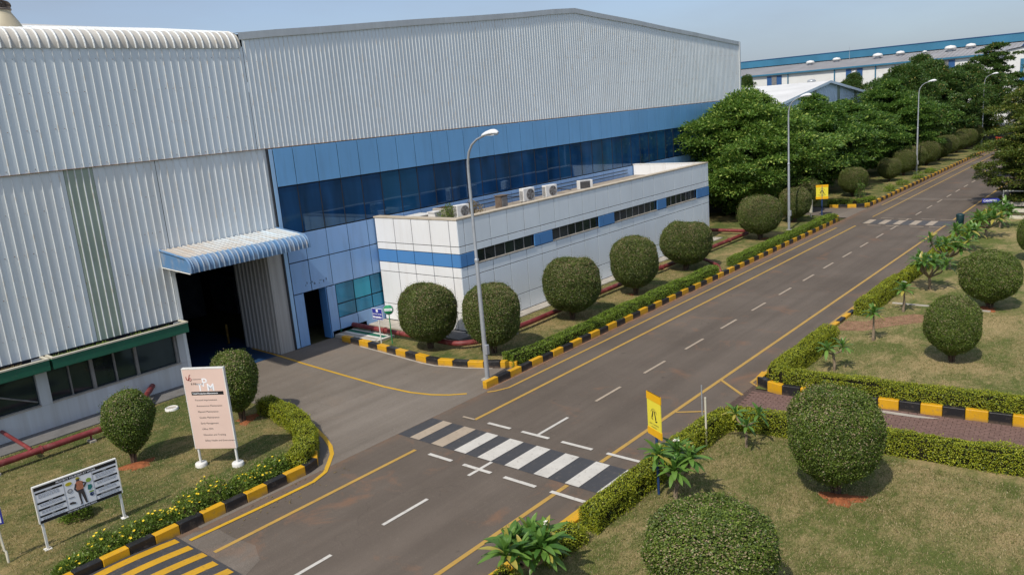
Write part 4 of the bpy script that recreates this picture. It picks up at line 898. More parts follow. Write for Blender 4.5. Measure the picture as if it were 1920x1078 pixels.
# ------------------------------------------------------------------ hedges
def hedge(label, pts, w, h, mat, seed, dens=1500, L=(.03, .05), group=None):
    t = thing('hedge', label, 'hedge', (pts[0][0], pts[0][1], 0), 0, group); o0 = np.array(origin(t))
    rs = np.random.RandomState(seed); P = np.array(pts, float); sg = np.diff(P, axis=0); ln = np.linalg.norm(sg, axis=1); cum = np.concatenate([[0], np.cumsum(ln)]); tot = cum[-1]
    def at(s_):
        i = np.clip(np.searchsorted(cum, s_, side='right')-1, 0, len(ln)-1); q = (s_-cum[i])/ln[i]
        p = P[i]+sg[i]*q[:, None]; d = sg[i]/ln[i][:, None]
        # soften direction at corners
        return p, np.stack([-d[:, 1], d[:, 0]], 1), d
    girth = w+2*h; n = int(tot*girth*dens)
    s_ = rs.uniform(0, tot, n); g = rs.uniform(0, girth, n); p, nn, d = at(s_)
    rad_ = .10
    top = (g > h) & (g < h+w); left = g <= h
    a = np.where(top, g-h-w/2, np.where(left, -w/2, w/2)); z = np.where(top, h, np.where(left, g, girth-g)); z = np.where(top, z, z*.97+.03)
    Nv = np.where(top[:, None], np.array([0, 0, 1.])[None], np.concatenate([nn*np.where(left, -1, 1)[:, None], np.zeros((n, 1))], 1))
    corner = np.clip(np.abs(a)-(w/2-rad_), 0, 1)/rad_*np.clip(z-(h-rad_), 0, 1)/rad_
    a = a*(1-.18*corner); z = z-rad_*.35*corner
    V = np.concatenate([p+nn*a[:, None], z[:, None]], 1)
    k = lumpy(V, 1.5, .06, seed)+lumpy(V, 6, .025, seed+1)+(rs.uniform(0, 1, n) < .03)*rs.uniform(.02, .09, n)
    V += Nv*(k[:, None]-np.abs(rs.normal(size=(n, 1)))*.03+rs.uniform(0, .03, (n, 1)))
    # end caps
    m = int(w*h*dens*1.4); ends = []
    for e, sgn in ((0., -1), (tot, 1)):
        pp, q2, dd = at(np.full(m, min(e, tot-1e-4))); ax = rs.uniform(-w/2, w/2, m); zz = rs.uniform(.03, h, m)
        ends.append((np.concatenate([pp+q2*ax[:, None]+dd*(sgn*rs.uniform(-.04, .03, m))[:, None], zz[:, None]], 1), np.concatenate([dd*sgn, np.zeros((m, 1))], 1)))
    V = np.concatenate([V]+[e[0] for e in ends]); Nv = np.concatenate([Nv]+[e[1] for e in ends]); n = len(V)
    D = rs.normal(size=(n, 3)); D -= Nv*(D*Nv).sum(1, keepdims=True)*.6; D += Nv*.45+np.array([0, 0, .25]); U = Nv+rs.normal(size=(n, 3))*.42+np.array([0, 0, .2])
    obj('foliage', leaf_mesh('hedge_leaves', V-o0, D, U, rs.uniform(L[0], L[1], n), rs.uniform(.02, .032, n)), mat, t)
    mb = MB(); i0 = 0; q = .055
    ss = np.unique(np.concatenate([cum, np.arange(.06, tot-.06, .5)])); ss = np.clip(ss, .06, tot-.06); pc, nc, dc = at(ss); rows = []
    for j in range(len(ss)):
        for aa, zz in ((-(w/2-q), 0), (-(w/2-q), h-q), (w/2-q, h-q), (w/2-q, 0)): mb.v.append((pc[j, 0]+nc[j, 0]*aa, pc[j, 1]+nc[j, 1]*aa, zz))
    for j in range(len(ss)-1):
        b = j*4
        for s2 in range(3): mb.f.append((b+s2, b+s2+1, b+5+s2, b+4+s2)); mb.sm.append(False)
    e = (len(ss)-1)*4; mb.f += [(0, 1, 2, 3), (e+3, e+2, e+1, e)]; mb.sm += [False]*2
    mb.build('dark_twig_core', 'core_dark', t)  # solid dark core added under the hedge leaves to block light, as in the bushes
    return t
gh = 'trimmed hedges beside the road'
hedge('yellow green hedge along the road by the zebra crossing, turning along the brick path', [(-9.42, 12.75), (-9.42, 18.9), (-9.30, 19.35), (-8.9, 19.55), (-5, 19.92), (3, 20.65)], .52, .60, 'leaf_hedge_gold', 1, 1900, group=gh)
hedge('short yellow green hedge lump between the near frangipani and the zebra crossing hedge', [(-9.52, 11.2), (-9.45, 12.35)], .52, .42, 'leaf_hedge_gold', 2, 1900, group=gh)
hedge('yellow green hedge at the bottom edge of the picture below the near frangipani', [(-9.45, 7.0), (-9.48, 10.2)], .55, .52, 'leaf_hedge_gold', 3, 1900, group=gh)
hedge('yellow green hedge behind the tall kerb of the brick path, turning up the road', [(3.5, 24.1), (-3, 23.42), (-6.5, 23.06), (-9.0, 22.88), (-9.32, 23.0), (-9.42, 23.4), (-9.42, 28.1)], .60, .68, 'leaf_hedge_gold', 4, 1700, group=gh)
hedge('yellow green hedge along the right road edge beyond the dirt path', [(-9.48, 31.9), (-9.45, 37.2)], .58, .62, 'leaf_hedge_gold', 5, 1500, group=gh)
hedge('long yellow green hedge behind the row of frangipani trees', [(-9.42, 37.5), (-9.42, 57)], .5, .55, 'leaf_hedge_gold', 6, 1100, (.04, .06), group=gh)
hedge('bright green hedge in front of the annex bushes, starting by the nearest lamp', [(-18.5, 20.75), (-18.15, 22.2), (-18.1, 26.2)], .66, .52, 'leaf_hedge_green', 7, 1500, group=gh)
hedge('bright green hedge along the annex kerb ending at the pipe gap', [(-18.1, 26.35), (-18.1, 36.6)], .66, .56, 'leaf_hedge_green', 8, 1300, (.035, .055), group=gh)
hedge('bright green hedge from the pipe gap to below the far yellow sign', [(-18.15, 38.9), (-18.1, 54.3)], .66, .52, 'leaf_hedge_green', 9, 1100, (.04, .06), group=gh)
hedge('short green hedge beyond the side road corner', [(-20.6, 61.0), (-18.8, 61.1), (-18.25, 61.8), (-18.2, 63.3)], .7, .5, 'leaf_hedge_green', 10, 900, (.05, .07), group=gh)
hedge('bright hedge curling round the end of the left lawn beside the pink sign', [(-18.05, 11.15), (-18.4, 11.75), (-19.1, 12.3), (-20.2, 12.85), (-21.4, 13.2), (-22.9, 13.35)], .62, .55, 'leaf_hedge_gold', 11, 1700, group=gh)
def small_shrub(label, x, y, h, w, mat, seed, n=1500, cat='shrub', name='shrub', group=None, flowers=0, L=(.05, .09)):
    t = thing(name, label, cat, (x, y, 0), 0, group); rs = np.random.RandomState(seed)
    v = rs.normal(size=(n, 3)); v /= np.linalg.norm(v, axis=1, keepdims=True); v *= rs.uniform(.35, 1, (n, 1))**.6
    P = np.stack([v[:, 0]*w/2, v[:, 1]*w/2, np.abs(v[:, 2])*h*.92+.04], 1); P += np.array([0, 0, 1.])*lumpy(P+seed, 5, .22*h, seed)[:, None]
    P[:, 2] = np.maximum(P[:, 2], .03)
    D = v+rs.normal(size=(n, 3))*.7+[0, 0, .4]
    obj('foliage', leaf_mesh('shrub_leaves', P, D, v+rs.normal(size=(n, 3))*.6, rs.uniform(L[0], L[1], n), rs.uniform(.025, .045, n)), mat, t)
    mb = MB()
    for k in range(7): a = k*.9+rs.uniform(0, .4); mb.tube([(0, 0, 0), (w*.2*math.cos(a), w*.2*math.sin(a), h*.5), (w*.35*math.cos(a), w*.35*math.sin(a), h*.75)], [.014, .009, .005], 5)
    mb.build('stems', 'bark', t, True)
    if flowers:
        up = P[(P[:, 2] > h*.45)]; Q = up[rs.choice(len(up), flowers)]; mb = MB()
        for q in Q:
            c = Vector(q)+Vector((rs.uniform(-.03, .03), rs.uniform(-.03, .03), .05)); tl = Vector((rs.uniform(-.2, .6), rs.uniform(-.7, .1), 1)).normalized()
            a_ = tl.orthogonal().normalized(); b_ = tl.cross(a_); R_ = rs.uniform(.028, .05)
            ring = [c+(a_*math.cos(k*math.pi/5)+b_*math.sin(k*math.pi/5))*R_*(1 if k % 2 == 0 else .62)+tl*.012 for k in range(10)]
            mb.add([c]+ring, [(0, 1+k, 1+(k+1) % 10) for k in range(10)])
        mb.build('blossoms', 'petal_yellow', t, True)
    return t
gb = 'yellow flowering shrubs in the kerbside bed'
bed = [(-18.15, 5.35, .42, .85, 14), (-18.25, 6.05, .5, .95, 18), (-18.2, 6.75, .46, .9, 15), (-18.35, 7.5, .56, 1.0, 22), (-18.2, 8.15, .62, 1.0, 26), (-18.3, 8.85, .64, 1.05, 24), (-18.25, 9.55, .60, 1.0, 22), (-18.3, 10.2, .52, .95, 16), (-18.4, 10.75, .45, .8, 9)]
for i, (x, y, h, w, fl) in enumerate(bed):
    small_shrub('yellow flowering shrub in the kerbside bed, %s counted from the bottom left corner' % ords[i], x, y, h*(.85+.35*((i*7) % 3)/2), w, 'leaf_bed', 40+i, 1700, 'flowering shrub', 'flowering_shrub', gb, max(4, int(fl*(.5+.4*((i*5) % 4)/3))))
small_shrub('small leafy shrub growing behind the safety notice board', -20.75, 6.45, .62, .75, 'leaf_bed', 60, 1800)
for i, (x, y) in enumerate(((-18.5, 69.5), (-18.6, 73.5), (-18.5, 78.2), (-18.5, 82.5))): small_shrub('low green shrub by the far left kerb, %s from the side road' % ords[i], x, y, .6, 1.1, 'leaf_hedge_green', 70+i, 700, L=(.1, .15), group='low shrubs by the far left kerb')
small_shrub('thin young tree shrub beside the single bush beyond the side road', -19.6, 65.2, 1.6, .8, 'leaf_tree', 75, 600, L=(.1, .16))
small_shrub('pale shrub at the foot of the farthest street lamp', -19.0, 112, .9, 2.4, 'leaf_hedge_green', 76, 700, L=(.12, .2))

# ------------------------------------------------------------------ frangipani trees: every leaf its own piece
def plum_leaf(L=.34, Wd=.085, droop=.25):
    prof = [(0, .10), (.15, .45), (.35, .85), (.55, 1.0), (.75, .85), (.9, .5), (1, .03)]; mb = MB(); vs = []
    for s_, w in prof:
        z = .10*math.sin(s_*math.pi*.9)*L-droop*L*s_*s_
        vs += [(-w*Wd/2, s_*L, z+.012), (0, s_*L, z), (w*Wd/2, s_*L, z+.012)]
    mb.add(vs, [q for i in range(len(prof)-1) for q in ((3*i, 3*i+1, 3*i+4, 3*i+3), (3*i+1, 3*i+2, 3*i+5, 3*i+4))], True)
    me = mb.mesh('plum_leaf'); me.materials.append(MAT['leaf_plumeria']); return me
PL = [plum_leaf(.40, .105, .25), plum_leaf(.43, .11, .40), plum_leaf(.34, .09, .05)]
def frangipani(label, x, y, h, heads, seed, leaves=17, scale=1., flowers=0, lean=.5, trunk=.55):
    rs = random.Random(seed); t = thing('frangipani_tree', label, 'tree', (x, y, 0), 0, 'frangipani trees on the right lawns')
    fork = Vector((rs.uniform(-.05, .05), rs.uniform(-.05, .05), h*trunk*.62))
    MB().tube([(0, 0, -.02), (.01, 0, fork.z*.5), fork], [.055*scale, .048*scale, .045*scale], 8).build('trunk', 'bark_pale', t, True)
    for k in range(heads):
        a = 2*math.pi*k/heads+rs.uniform(-.35, .35)+seed; q = lean*h*rs.uniform(.22, .46) if heads > 1 else .02
        tip = Vector((q*math.cos(a), q*math.sin(a), h*rs.uniform(.60, .80)))
        mid = fork.lerp(tip, .5)+Vector((q*.2*math.cos(a), q*.2*math.sin(a), -.03))
        MB().tube([fork, mid, tip], [.036*scale, .03*scale, .026*scale], 7).build('branch', 'bark_pale', t, True)
        ax = (tip-mid).normalized()*.5+Vector((0, 0, .8)); ax.normalize()
        for j in range(leaves):
            f_ = j/leaves; el = rad(-30+105*f_**.8+rs.uniform(-9, 9)); az = j*2.39996+rs.uniform(-.2, .2)
            o = obj('leaf', PL[0 if f_ < .25 else (1 if f_ < .7 else 2)] if rs.random() < .8 else PL[rs.randrange(3)], None, t)
            o.location = tip+Vector((0, 0, .05*f_))
            d = Vector((math.cos(az)*math.cos(el), math.sin(az)*math.cos(el), math.sin(el))); d = (d+ax*.15).normalized()
            side = d.cross(Vector((0, 0, 1))).normalized() if abs(d.z) < .98 else Vector((1, 0, 0)); up = side.cross(d)
            o.rotation_euler = Matrix(((side.x, d.x, up.x), (side.y, d.y, up.y), (side.z, d.z, up.z))).to_euler()
            s_ = scale*rs.uniform(.8, 1.2); o.scale = (s_, s_, s_)
        if k < flowers:
            mb = MB()
            for j in range(4):
                c = tip+Vector((rs.uniform(-.06, .06), rs.uniform(-.06, .06), .3*scale+rs.uniform(0, .05)))
                for m_ in range(5):
                    b = m_*1.2566; e = Vector((math.cos(b), math.sin(b), .35)); g_ = Vector((-math.sin(b), math.cos(b), 0))
                    mb.add([c, c+e*.025+g_*.014, c+e*.05, c+e*.025-g_*.014], [(0, 1, 2, 3)])
            mb.tube([tip, tip+Vector((0, 0, .3*scale))], .006, 5); mb.build('blossoms', 'petal_white', t, True)
    return t
frangipani('bushy frangipani at the bottom edge of the picture beside the road', -9.2, 10.45, 1.35, 9, 1, 24, 1.15, 1, 1.0)
frangipani('leafy frangipani with white flowers beside the near yellow sign', -8.5, 14.95, 1.45, 4, 2, 26, 1.08, 1, .6)
frangipani('small three headed frangipani in the near lawn corner by the hedge', -8.3, 18.4, 1.2, 3, 3, 14, .8, 0, .75, .85)
frangipani('two headed frangipani just behind the tall brick path kerb', -8.3, 25.2, 1.25, 2, 4, 18, .95, 0, .75, .8)
frangipani('single headed small frangipani beside the dirt path, nearer the kerb', -8.16, 28.87, 1.3, 1, 5, 24, 1.1)
frangipani('single headed frangipani beyond the dirt path with a slim trunk', -8.24, 33.1, 1.4, 1, 6, 26, 1.1, 1)
frangipani('broad many headed frangipani by the pale edging strip', -8.2, 37.1, 1.75, 8, 7, 18, 1.2, 0, 1.1)
frangipani('many headed frangipani right behind the broad one by the edging strip', -8.32, 41.4, 1.8, 7, 8, 18, 1.3, 0, 1.1)
frangipani('frangipani third from the far end of the right hand row', -8.45, 46.0, 1.6, 5, 9, 18, 1.35, 0, 1.0)
frangipani('frangipani second from the far end of the right hand row', -8.33, 50.1, 1.55, 6, 10, 18, 1.45, 0, 1.1)
frangipani('frangipani at the far end of the row below the blue arrow sign', -8.2, 53.6, 1.5, 6, 11, 18, 1.45, 1, 1.1)

# ------------------------------------------------------------------ grass stuff on the lawns
def grass(name, poly_box, n, seed, inside=lambda x, y: np.ones(len(x), bool), hh=(.03, .08)):
    rs = np.random.RandomState(seed); x0, x1, y0, y1 = poly_box
    x, y = rs.uniform(x0, x1, n), rs.uniform(y0, y1, n); P = np.stack([x, y, np.full(n, ZL-.004)], 1)
    dens = lumpy(P, .9, .6, 5)+lumpy(P, 3.1, .4, 6); P = P[inside(x, y) & (dens > rs.uniform(-1.3, .8, n))]; n = len(P)
    D = rs.normal(size=(n, 3))*.55+[0, 0, 1.]; o = obj(name, leaf_mesh('grass', P, D, rs.normal(size=(n, 3)), rs.uniform(hh[0], hh[1], n), .011), 'grass_blade')
    tag(o, None, None, None, 'stuff'); return o
tag(grass('grass', (-9.8, -1, 9.5, 19.4), 150000, 1), 'short dry mown grass on the near right lawn', 'grass')
tag(grass('grass', (-9.8, -1, 23.2, 34), 60000, 2), 'short dry mown grass on the right lawn behind the path', 'grass')
tag(grass('grass', (-27.2, -17.9, 4.5, 13.5), 80000, 3, lambda x, y: (y < 11.4-(x+17.9)*.0) | (y < 11.5+(-17.9-x)*.55)), 'patchy grass on the left lawn around the signs', 'grass')
tag(grass('grass', (-22.3, -17.95, 21.3, 40), 45000, 4), 'patchy grass around the annex bushes', 'grass')

# ------------------------------------------------------------------ signs
def pillar_sign():
    t = thing('notice_sign', 'tall pink sign listing eight pillars on white posts in the left lawn', 'sign', (-20.31, 10.155, 0), math.atan2(.61, .98))
    w = 1.20; z0, z1 = .60, 2.95
    for s_ in (-1, 1):
        MB().tube([(s_*.56, 0, 0), (s_*.56, 0, z1-.02)], .035, 10).build('post', 'white_paint', t, True)
        MB().lathe([(.001, .16), (.15, .16), (.165, .14), (.165, 0)], (s_*.56, 0, 0), 20).build('footing', 'white_paint', t, True)
    MB().box(-w/2, w/2, -.06, -.02, z0, z1).build('board', 'sign_pink', t, True)
    MB().box(-w/2-.02, w/2+.02, -.065, .04, z1, z1+.03).build('top_edge', 'white_paint', t, True); MB().box(w/2, w/2+.03, -.062, .03, z0, z1).build('side_edge', 'sign_edge', t, True); MB().box(-w/2-.02, -w/2, -.062, .03, z0, z1).build('side_edge', 'sign_edge', t, True)
    y = -.062
    text('lettering', 'T', .30, 'sign_white', t, -.24, 2.32, y, bold=.004); text('lettering', 'P', .34, 'sign_white', t, -.08, 2.45, y, bold=.004); text('lettering', 'M', .30, 'sign_white', t, .05, 2.32, y, bold=.004)
    text('lettering', '8 Pillars of', .085, 'ink', t, -.40, 2.50, y-.003)
    flat([(-.43, 2.20), (.52, 2.20), (.52, 2.30), (-.43, 2.30)], y+.002, t, 'title_bar', 'sign_black')
    text('lettering', 'Total Productive Maintenance', .062, 'sign_white', t, -.40, 2.23, y-.006, bold=.0015)
    for i, s_ in enumerate(('Focused Improvement', 'Autonomous Maintenance', 'Planned Maintenance', 'Quality Maintenance', 'Early Management', 'Office TPM', 'Education and Training', 'Safety Health and Environment')):
        text('lettering', s_, .072, 'ink', t, -.36+.012*i, 2.03-.172*i, y-.001)
    mb = MB()
    sw = [(-.52, 2.74), (-.50, 2.66), (-.46, 2.64), (-.43, 2.70), (-.41, 2.78), (-.37, 2.80)]
    mb.tube([(a, y-.002, b) for a, b in sw], [.008, .012, .014, .013, .010, .004], 6); mb.tube([(-.40+.035*math.cos(k*.7), y-.002, 2.66+.04*math.sin(k*.7)) for k in range(10)], .009, 6); mb.build('logo', 'logo_red', t, True)
    flat([(-.33, 2.655), (-.08, 2.655), (-.08, 2.665), (-.33, 2.665)], y, t, 'logo_line', 'ink')
pillar_sign()
def ppe_sign():
    t = thing('notice_board', 'wide black and white safety notice board with a worker figure in the left lawn', 'sign', (-19.71, 6.28, 0), math.atan2(1.76, .10))
    w = 1.84; z0, z1 = .72, 1.62; y = -.05
    for s_ in (-1, 1):
        MB().box(s_*.88-.025, s_*.88+.025, -.03, .03, 0, z1).build('post', 'white_paint', t, True); MB().box(s_*.88-.08, s_*.88+.08, -.08, .08, 0, .07).build('footing', 'white_paint', t, True, .01)
    MB().box(-w/2, w/2, -.048, -.032, z0, z1).build('board', 'sign_white', t, True)
    MB().box(-w/2-.015, w/2+.015, -.055, .02, z1, z1+.025).build('frame_bar', 'white_paint', t, True)
    for s_ in (-1, 1): MB().box(s_*(w/2+.01)-.012, s_*(w/2+.01)+.012, -.055, .02, z0, z1).build('frame_bar', 'sign_edge', t, True)
    R4 = lambda a, b, c, d: [(a, c), (b, c), (b, d), (a, d)]
    flat(R4(-.92, .92, 1.535, 1.615), y+.002, t, 'band', 'sign_black'); flat(R4(-.92, .92, .725, .795), y+.002, t, 'band', 'sign_black')
    text('lettering', 'PROTECT YOURSELF AT WORK', .062, 'sign_white', t, 0, 1.553, y-.004, 'CENTER', 1.0, .001); text('lettering', 'YOU ONLY HAVE ONE BODY', .05, 'sign_white', t, 0, .742, y-.004, 'CENTER', 1.0, .001)
    heads = [(-.90, -.32, 1.445, 'HELMET'), (-.90, -.32, 1.20, 'EARS'), (-.90, -.32, 1.035, 'EYES'), (-.90, -.32, .87, 'FEET'), (.36, .90, 1.44, 'SKIN'), (.36, .90, 1.25, 'HANDS'), (.36, .90, 1.06, 'BREATH'), (.36, .90, .885, 'FALL PROTECTION')]
    rr = random.Random(2); mbl = MB()
    for a, b, z, s_ in heads:
        flat(R4(a, b, z, z+.042), y+.002, t, 'heading_bar', 'sign_black'); text('lettering', s_, .04, 'ink_grey' if 0 else 'sign_white', t, (a+b)/2, z+.008, y-.004, 'CENTER')
        for k in range(3 if z > 1.3 else 2):
            zz = z-.035-k*.032; x = a+.05
            while x < b-.08: l = rr.uniform(.02, .07); mbl.box(x, min(x+l, b-.04), y-.003, y+.003, zz, zz+.009); x += l+.014
    mbl.build('small_print', 'ink_grey', t, True)
    for s_ in (-.30, .34): flat(R4(s_-.003, s_+.003, .80, 1.53), y+.002, t, 'divider', 'ink_grey')
    f_ = lambda pts, nm, m: flat([(a+.0, b) for a, b in pts], y-.001, t, nm, m, .003)
    f_([(-.03, .83), (.015, .83), (.025, .86), (.02, 1.0), (.035, 1.12), (.06, 1.0), (.09, .86), (.10, .83), (.15, .83), (.135, .87), (.12, 1.05), (.10, 1.20), (-.03, 1.20), (-.02, 1.02), (-.005, .87)], 'printed_trousers', 'ink')
    f_([(-.04, 1.19), (.105, 1.19), (.12, 1.38), (.06, 1.42), (-.02, 1.42), (-.06, 1.36)], 'printed_vest', 'skin_orange')
    f_([(.10, 1.38), (.20, 1.32), (.13, 1.22), (.10, 1.25), (.15, 1.32), (.09, 1.35)], 'printed_arm', 'ink'); f_([(-.055, 1.38), (-.10, 1.25), (-.04, 1.15), (-.02, 1.18), (-.06, 1.26), (-.02, 1.36)], 'printed_arm', 'ink')
    f_([(-.02, 1.42), (.05, 1.42), (.055, 1.48), (-.015, 1.48)], 'printed_face', 'ink'); f_([(-.035, 1.475), (.07, 1.475), (.05, 1.515), (.015, 1.525), (-.015, 1.51)], 'printed_helmet', 'helmet_yellow')
    ell = lambda cx, cz, a, b, n=14: [(cx+a*math.cos(2*math.pi*k/n), cz+b*math.sin(2*math.pi*k/n)) for k in range(n)]
    f_(ell(-.19, 1.43, .075, .045), 'printed_goggles', 'helmet_yellow'); f_(ell(-.19, 1.25, .06, .055), 'printed_mask', 'ink_grey'); f_(ell(-.19, 1.25, .04, .037), 'printed_mask_inner', 'sign_white')
    f_(R4(-.25, -.12, 1.07, 1.085), 'printed_strap', 'ink'); f_([(-.25, .92), (-.12, .90), (-.11, .93), (-.18, .97), (-.25, .965)], 'printed_shoe', 'ink')
    f_(ell(.245, 1.36, .06, .055), 'printed_ear_muff', 'lime'); f_([(.19, 1.13), (.25, 1.11), (.30, 1.16), (.29, 1.24), (.21, 1.25)], 'printed_glove', 'teal'); f_(ell(.26, .99, .05, .045), 'printed_harness', 'post_blue'); f_(ell(.26, .99, .03, .027), 'printed_harness_inner', 'sign_white'); f_(R4(.21, .31, 1.045, 1.075), 'printed_harness_top', 'lime')
ppe_sign()
t = thing('notice_sign', 'blue sign on a pale bent post cut by the left edge of the picture', 'sign', (-19.93, 4.62, 0), rad(75))
MB().tube([(0, 0, 0), (.0, 0, .34), (-.03, .02, .36), (-.06, .03, 1.45)], .028, 8).build('post', 'cream_paint', t, True); MB().box(-.5, .09, -.045, -.032, 1.02, 1.46).build('board', 'sign_blue', t, True); MB().box(-.44, .05, -.049, -.045, 1.06, 1.24).build('panel_print', 'sign_white', t, True)
def yellow_sign(label, x, y, rz, w, z0, z1, R_):
    t = thing('pedestrian_sign', label, 'sign', (x, y, 0), rz, 'yellow pedestrian signs')
    MB().tube([(0, .03, 0), (0, .03, z1-.05)], R_, 10).build('post', 'post_blue', t, True)
    MB().box(-w/2, w/2, -.012, .012, z0, z1).build('board', 'sign_yellow', t, True); h = z1-z0
    for a, b in ((z1-.17*h, z1), (z0, z0+.17*h)): MB().box(-w/2-.012, w/2+.012, -.017, .016, a, b).build('amber_band', 'sign_amber', t, True)
    y_ = -.014
    for i, ch in enumerate('PEDESTRIANS'):
        a = rad(50-10*i); o = text('lettering', ch, .085*w, 'ink', t, -.30*w*math.sin(a), z0+.47*h+.36*w*math.cos(a)-.06*w, y_-.002, 'CENTER'); o.rotation_euler = Matrix.Rotation(-a, 3, 'Y').to_4x4().to_3x3().to_euler() if 0 else (math.pi/2, a, 0)
    text('lettering', 'KEEP TO MARKED', .085*w, 'ink', t, 0, z0+.27*h, y_-.002, 'CENTER'); text('lettering', 'WALKWAY', .085*w, 'ink', t, 0, z0+.20*h, y_-.002, 'CENTER')
    c = z0+.47*h
    flat([(-.02*w, c+.14*h), (-.08*w, c+.13*h), (-.18*w, c-.02*h), (-.10*w, c-.03*h)], y_+.001, t, 'printed_leg', 'sign_black'); flat([(.02*w, c+.14*h), (.08*w, c+.13*h), (.18*w, c-.06*h), (.11*w, c-.07*h)], y_+.001, t, 'printed_leg', 'sign_black')
    flat([(-.20*w, c-.03*h), (-.11*w, c-.05*h), (-.06*w, c-.08*h), (-.16*w, c-.07*h)], y_+.001, t, 'printed_shoe', 'sign_black'); flat([(.11*w, c-.08*h), (.27*w, c-.08*h), (.20*w, c-.11*h), (.11*w, c-.11*h)], y_+.001, t, 'printed_shoe', 'sign_black')
yellow_sign('near yellow pedestrian sign on a blue post beside the zebra crossing', -8.98, 14.97, rad(-27), .55, 1.53, 2.58, .032)
yellow_sign('far yellow pedestrian sign in front of a clipped bush by the side road', -19.55, 56.5, rad(28), .80, 1.20, 2.20, .05)
t = thing('litter_sign', 'small blue and white sign on a white post by the curved kerb', 'sign', (-25.38, 20.55, 0), rad(2))
MB().tube([(0, .02, 0), (0, .02, 1.45)], .025, 8).build('post', 'white_paint', t, True); MB().box(-.31, .31, -.014, .0, 1.08, 1.56).build('board', 'sign_white', t, True); MB().box(-.295, .295, -.018, -.014, 1.095, 1.545).build('blue_field', 'sign_blue', t, True)
MB().box(-.06, .06, -.021, -.018, 1.41, 1.52).build('printed_symbol', 'sign_white', t, True); text('lettering', 'DO NOT LITTER', .072, 'sign_white', t, 0, 1.30, -.022, 'CENTER', 1, .002)
rr = random.Random(8); mb = MB(); x = -.27
while x < .24: l = rr.uniform(.03, .08); mb.box(x, x+l, -.021, -.018, 1.15, 1.21+rr.uniform(0, .03)); x += l+.012
mb.build('script_line', 'sign_white', t, True)
t = thing('disc_sign', 'green disc sign with white bar on a green post by the curved kerb', 'sign', (-24.9, 20.75, 0), rad(35))
MB().tube([(0, .02, 0), (0, .02, 1.7)], .022, 8).build('post', 'sign_green', t, True); MB().lathe([(.001, -.012), (.215, -.012), (.22, 0), (.215, .012), (.001, .012)], (0, 0, 1.51), 28, 'y').build('disc', 'sign_green', t, True); MB().lathe([(.20, -.0125), (.222, -.0125), (.224, .0), (.222, .0125)], (0, 0, 1.51), 28, 'y').build('rim', 'galv', t, True)
MB().box(-.165, .165, -.019, -.013, 1.455, 1.565).build('bar', 'sign_white', t, True); text('lettering', 'ENTRY', .075, 'sign_green', t, 0, 1.483, -.021, 'CENTER')
t = thing('arrow_sign', 'blue arrow sign pointing right above the far frangipani', 'sign', (-8.8, 54.0, 0), rad(22))
MB().tube([(0, .03, 0), (0, .03, 1.55)], .03, 8).build('post', 'dark_metal', t, True); MB().add([(a, y, b) for y in (-.015, .015) for a, b in ((-.46, 1.45), (.36, 1.45), (.50, 1.57), (.36, 1.69), (-.46, 1.69))], [(4, 3, 2, 1, 0), (5, 6, 7, 8, 9)]+[(i, (i+1) % 5, 5+(i+1) % 5, 5+i) for i in range(5)]).build('arrow_board', 'sign_blue', t, True); text('lettering', 'CANTEEN', .15, 'sign_white', t, -.06, 1.515, -.02, 'CENTER', 1, .004)
tag(MB().tube([(-9.19, 17.91, 0), (-9.19, 17.91, 1.45)], .028, 8).build('marker_post', 'cream_paint'), 'slim cream post standing at the hedge near the zebra crossing', 'post')
tag(MB().tube([(-9.93, 19.15, 0), (-9.93, 19.15, 1.25)], .02, 8).build('marker_post', 'galv'), 'thin grey post just behind the cream post at the hedge', 'post')
t = thing('wooden_post', 'short cream post left of the far yellow sign', 'post', (-20.0, 55.6, 0)); MB().box(-20.09, -19.91, 55.5, 55.7, .35, 1.25).build('board', 'cream_paint', t); MB().box(-20.04, -19.96, 55.56, 55.64, 0, .36).build('leg', 'cream_paint', t)
t = thing('litter_bin', 'dark teal litter bin at the right road edge by the far crossing', 'bin', (-10.3, 53.6, 0)); MB().lathe([(.001, .12), (.18, .12), (.20, .15), (.22, .66), (.20, .70)], (-10.3, 53.6, 0), 20).build('bucket', 'bin_teal', t); MB().lathe([(.23, .68), (.235, .74), (.16, .81), (.001, .83)], (-10.3, 53.6, 0), 20).build('lid', 'bin_teal', t); MB().box(-10.36, -10.24, 53.4, 53.8, 0, .13).build('stand', 'dark_metal', t)

